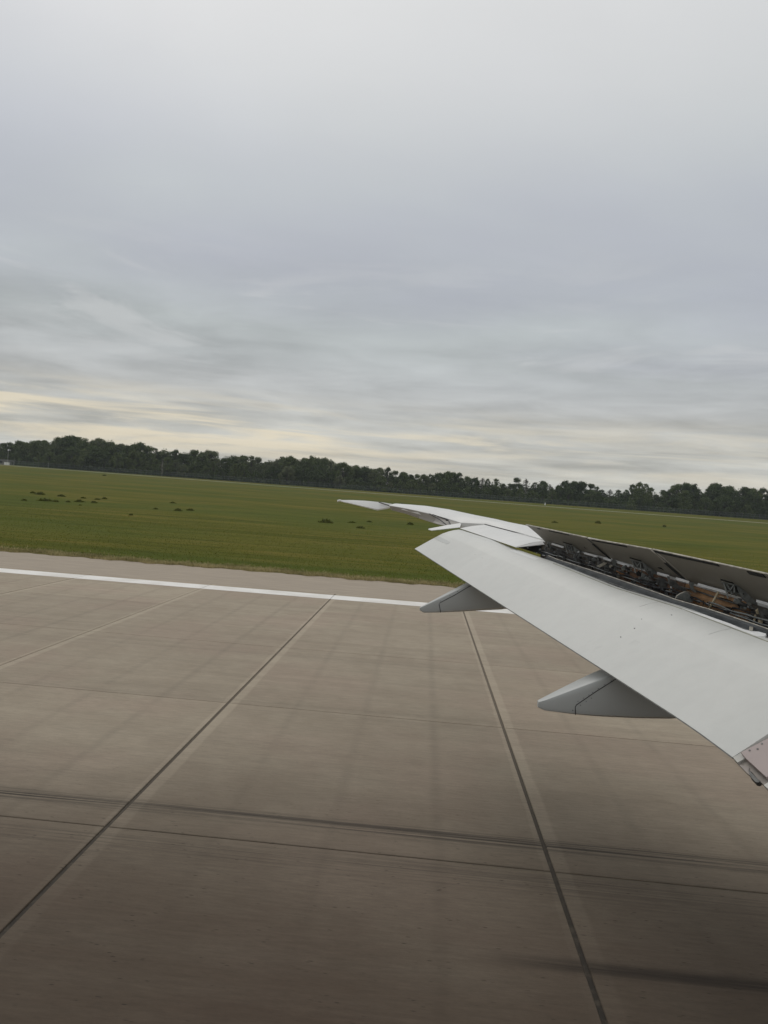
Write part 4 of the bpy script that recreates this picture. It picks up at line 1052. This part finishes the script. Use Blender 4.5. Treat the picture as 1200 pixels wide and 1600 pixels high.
wire = t.math('MAXIMUM', t.math('LESS_THAN', fx, 0.14), t.math('LESS_THAN', fz, 0.14))
d = t.add('ShaderNodeBsdfDiffuse'); d.inputs[0].default_value = (0.07, 0.085, 0.085, 1); tr_ = t.add('ShaderNodeBsdfTransparent'); mxs = t.add('ShaderNodeMixShader')
t.link(wire, mxs.inputs[0]); t.link(tr_.outputs[0], mxs.inputs[1]); t.link(d.outputs[0], mxs.inputs[2]); t.link(mxs.outputs[0], t.n['Material Output'].inputs[0])
mb = MB(); zf = ground_z(YF); mb.add([(-330, YF, zf), (300, YF, zf), (300, YF, zf+2.6), (-330, YF, zf+2.6)], [(0, 1, 2, 3)]); mb.build('wire_mesh', mt, fence)
for zz in (0.15, 1.4, 2.6):
    mb = MB(); mb.tube([(-330, YF, zf+zz), (300, YF, zf+zz)], 0.03, 4); mb.build('fence_rail', M_POST, fence)

def gpt(px, Y): 
    zz = ground_z(Y)+0.05; return Vector((xat(px, Y), Y, zz))
# lone thin pale tree in front of the fence
e = tree_obj('thin', 1, xat(252.5, YF-6), YF-6, ground_z(YF-6), 9.6, 0.7, 'bare', 0.5, 'lone thin pale-barked tree with few leaves in front of the fence', None)
# pale bush by the track
def bush(px, Y, wd, hg, mat, label, cat='bush', group=None, name='bush', seed=0, leaf=0.14, stems=True):
    rng = np.random.default_rng(seed); p = gpt(px, Y)
    cs = [(rng.uniform(-.42, .42)*wd, rng.uniform(-.3, .3)*wd, hg*rng.uniform(0.25, 0.72)) for _ in range(16)]
    V, n = leaves(cs, [hg*rng.uniform(0.18, 0.32) for _ in cs], [46]*16, leaf, rng)
    e = empty(name, p); o = link_mesh('foliage', mesh_quads('foliage', V, n), mat); o.parent = e
    if stems:
        mb = MB()
        for c in cs[:7]: mb.tube([(0, 0, 0), (c[0]*0.5, c[1]*0.5, c[2]*0.6), c], 0.03, 4, 0.01)
        o = mb.build('stems', M_BARK); o.parent = e
    tagp(e, label, cat, group); return e
bush(986, YF-5, 4.8, 3.6, LEAF['pale'], 'pale grey-green rounded bush standing at the track before the fence', seed=4, leaf=0.2)
bush(600, YF-0.5, 3.4, 2.6, LEAF['mid'], 'mid green scrub bush against the fence above the wing', seed=8, leaf=0.2)

# lamp post at the far left with its two-part head
e = empty('lamp_post', gpt(11.5, YF-2)); hp = top_z(11.5, 703.5, YF-2)-ground_z(YF-2)
M_PALE = simple('galvanised_pole', (0.42, 0.43, 0.41), 0.5, 0.4, 6, 0.1)
mb = MB(); mb.tube([(0, 0, 0), (0, 0, hp)], 0.10, 8, 0.06); o = mb.build('pole', M_PALE); o.parent = e
mb = MB(); mb.tube([(0, 0, hp), (0.9, 0, hp+0.15)], 0.05, 6); o = mb.build('arm', M_PALE); o.parent = e
mb = MB(); mb.prism([(-0.45, -0.2, hp-0.05), (0.45, -0.2, hp-0.05), (0.40, 0.2, hp+0.12), (-0.30, 0.2, hp+0.22)], (0, 0.25, 0.12)); o = mb.build('lamp_head', M_BAR); o.parent = e
mb = MB(); mb.prism([(0.8, -0.15, hp+0.10), (1.3, -0.15, hp+0.12), (1.2, 0.15, hp+0.28)], (0, 0.2, 0.1)); o = mb.build('lamp_head', M_BAR); o.parent = e
tagp(e, 'slim lamp post with small white heads left of the trees', 'lamp post')
# service building roof and white cabinet on the left edge
e = empty('service_building', gpt(-22, YF+1.0)); M_CONC = simple('pale_concrete', (0.30, 0.30, 0.28), 0.85, 0, 1, 0.2)
mb = MB(); mb.box((0, 4, 1.3), (27, 7, 2.6)); o = mb.build('wall', M_CONC); o.parent = e
mb = MB(); mb.box((0, 4, 2.78), (28, 8, 0.35)); o = mb.build('roof', simple('grey_roof', (0.20, 0.20, 0.19), 0.8)); o.parent = e
for k in range(4):
    mb = MB(); mb.box((-8+5.5*k, 0.47, 1.45), (1.6, 0.08, 1.0)); f = mb.build('window', M_SLOT); f.parent = e
    mb = MB(); mb.box((-8+5.5*k, 0.42, 0.90), (1.8, 0.12, 0.08)); o = mb.build('sill', M_CONC); o.parent = f
tagp(e, 'low grey service building half hidden at the left photo edge', 'building')
e = empty('utility_cabinet', gpt(10.5, YF-3.5))
mb = MB(); mb.box((0, 0, 0.75), (2.6, 1.2, 1.5)); o = mb.build('housing', M_BAR, bevel=0.05); o.parent = e
mb = MB(); mb.box((0, 0, 1.56), (2.8, 1.4, 0.12)); o = mb.build('lid', M_PALE); o.parent = e
mb = MB(); mb.box((0, -0.62, 0.75), (0.05, 0.04, 1.2)); o = mb.build('door_gap', M_SLOT); o.parent = e
tagp(e, 'white utility cabinet at the foot of the lamp post', 'cabinet')
for pxm, hm, lab in ((21.5, 3.6, 'tall pale pole just right of the utility cabinet'), (75, 2.8, 'short pale pole left of the treeline hump')):
    e = empty('marker_pole', gpt(pxm, YF-3)); mb = MB(); mb.tube([(0, 0, 0), (0, 0, hm)], 0.09, 6, 0.07); o = mb.build('pole', M_PALE); o.parent = e
    mb = MB(); mb.box((0, 0, hm+0.05), (0.25, 0.25, 0.14)); o = mb.build('cap', M_PALE); o.parent = e
    tagp(e, lab, 'pole')
e = empty('runway_marker', gpt(851.8, YF-38)+Vector((0, 0, 0)))
mb = MB(); mb.prism([(-0.28, 0, 0), (0.28, 0, 0), (0.22, 0, 0.9), (0.05, 0, 1.35), (-0.10, 0, 1.35), (-0.22, 0, 0.9)], (0, 0.35, 0)); o = mb.build('board', M_BAR, bevel=0.03); o.parent = e
mb = MB(); mb.box((0, 0.17, 0.06), (0.9, 0.6, 0.12)); o = mb.build('foot', M_CONC); o.parent = e
tagp(e, 'small white marker board standing in the grass before the fence', 'marker')

# dark weed tufts out on the grass, each a plant of its own
M_WEED = blade_mat('weed_green', (0.060, 0.072, 0.014), (0.125, 0.130, 0.030))
def weed(px, py, wpx, hpx, label, seed):
    p = on_ground(px, py); d_ = p.y; wd = wpx*d_/FPX; hg = hpx*d_/FPX*1.05
    rng = np.random.default_rng(seed); nb = 360
    x = np.clip(rng.normal(0, 0.26, nb), -.5, .5)*wd; y = np.clip(rng.normal(0, 0.22, nb), -.4, .4)*wd; env = np.exp(-((x/wd)**2)*4.0)*(0.55+0.45*np.sin(x/wd*17+seed)*np.sin(y/wd*11+seed*2))
    h = hg*env*rng.uniform(0.5, 1.25, nb); a = rng.uniform(0, math.pi, nb); ww = (0.03+0.02*rng.random(nb))*max(1.0, wd/1.2)
    V = np.empty((nb, 4, 3)); lx = rng.normal(0, .25, nb)*h; z0 = -0.03*np.ones(nb)
    V[:, 0] = np.stack([x-np.cos(a)*ww, y-np.sin(a)*ww, z0], 1); V[:, 1] = np.stack([x+np.cos(a)*ww, y+np.sin(a)*ww, z0], 1)
    V[:, 2] = np.stack([x+lx+np.cos(a)*ww*1.6, y+np.sin(a)*ww*1.6, h*0.7], 1); V[:, 3] = np.stack([x+lx*1.3, y, h], 1)
    o = link_mesh('weed_tuft', mesh_quads('weed_tuft', V, nb), M_WEED); o.location = p
    tagp(o, label, 'weed tuft', 'dark weed tufts scattered over the grass')
WD = [(51, 771, 8, 4, 'small dark weed tuft at the upper left end of the left cluster'), (63, 773, 15, 5, 'wide dark weed tuft at the top of the left cluster'), (96, 776, 13, 4, 'dark weed tuft alone at the upper middle of the left cluster'),
      (38, 782.5, 8, 4, 'faint weed tuft at the far left of the left cluster'), (71, 783, 22, 5, 'widest dark weed tuft at the lower middle of the left cluster'), (87, 784.5, 9, 4, 'small weed tuft touching the widest one of the left cluster'),
      (106, 785, 8, 3, 'faint weed tuft left of the dark round one in the left cluster'), (124, 784.5, 14, 5, 'dark round weed tuft at the right of the left cluster'), (130, 779, 9, 3, 'thin weed tuft above the dark round one in the left cluster'),
      (147, 786, 9, 4, 'lowest right weed tuft of the left cluster'), (152, 781, 11, 3, 'flat weed tuft between the right ones of the left cluster'), (163, 780, 9, 4, 'weed tuft at the right end of the left cluster'), (125, 790, 5, 2, 'tiny weed tuft below the left cluster'),
      (270, 786.5, 10, 3, 'upper faint weed tuft of the trio right of the left cluster'), (277.5, 798.5, 12, 5, 'dark lower weed tuft of the trio right of the left cluster'), (297, 798, 11, 4, 'right weed tuft of the trio right of the left cluster'),
      (243, 796, 7, 3, 'small weed tuft left of the trio'), (204, 805.5, 6, 3, 'lone small weed tuft below the left cluster'), (163, 743.5, 6, 2.5, 'small far weed tuft below the treeline hump'), (509, 817, 22, 7, 'large dark green weed tuft below the wingtip'),
      (550, 817, 13, 3, 'flat weed tuft right of the large one below the wingtip'), (563, 825.5, 14, 4, 'lower flat weed tuft right of the large one below the wingtip'), (577, 816, 9, 3, 'small weed tuft nearest the aileron'), (641, 820, 10, 5, 'dark weed tuft just left of the flap end fairing'),
      (934, 818, 9, 5, 'dark weed tuft above the middle raised spoiler'), (867, 817, 10, 3, 'faint weed tuft above the outermost raised spoiler'), (1038, 823.5, 5, 4, 'tiny weed tuft above the inner raised spoiler'), (628, 788, 5, 2, 'tiny weed tuft beyond the wing')]
for k, (a, b_, c, d_, lab) in enumerate(WD): weed(a, b_, c, d_, lab, 500+k)
print('objects', len(bpy.data.objects), 'posts', nposts)
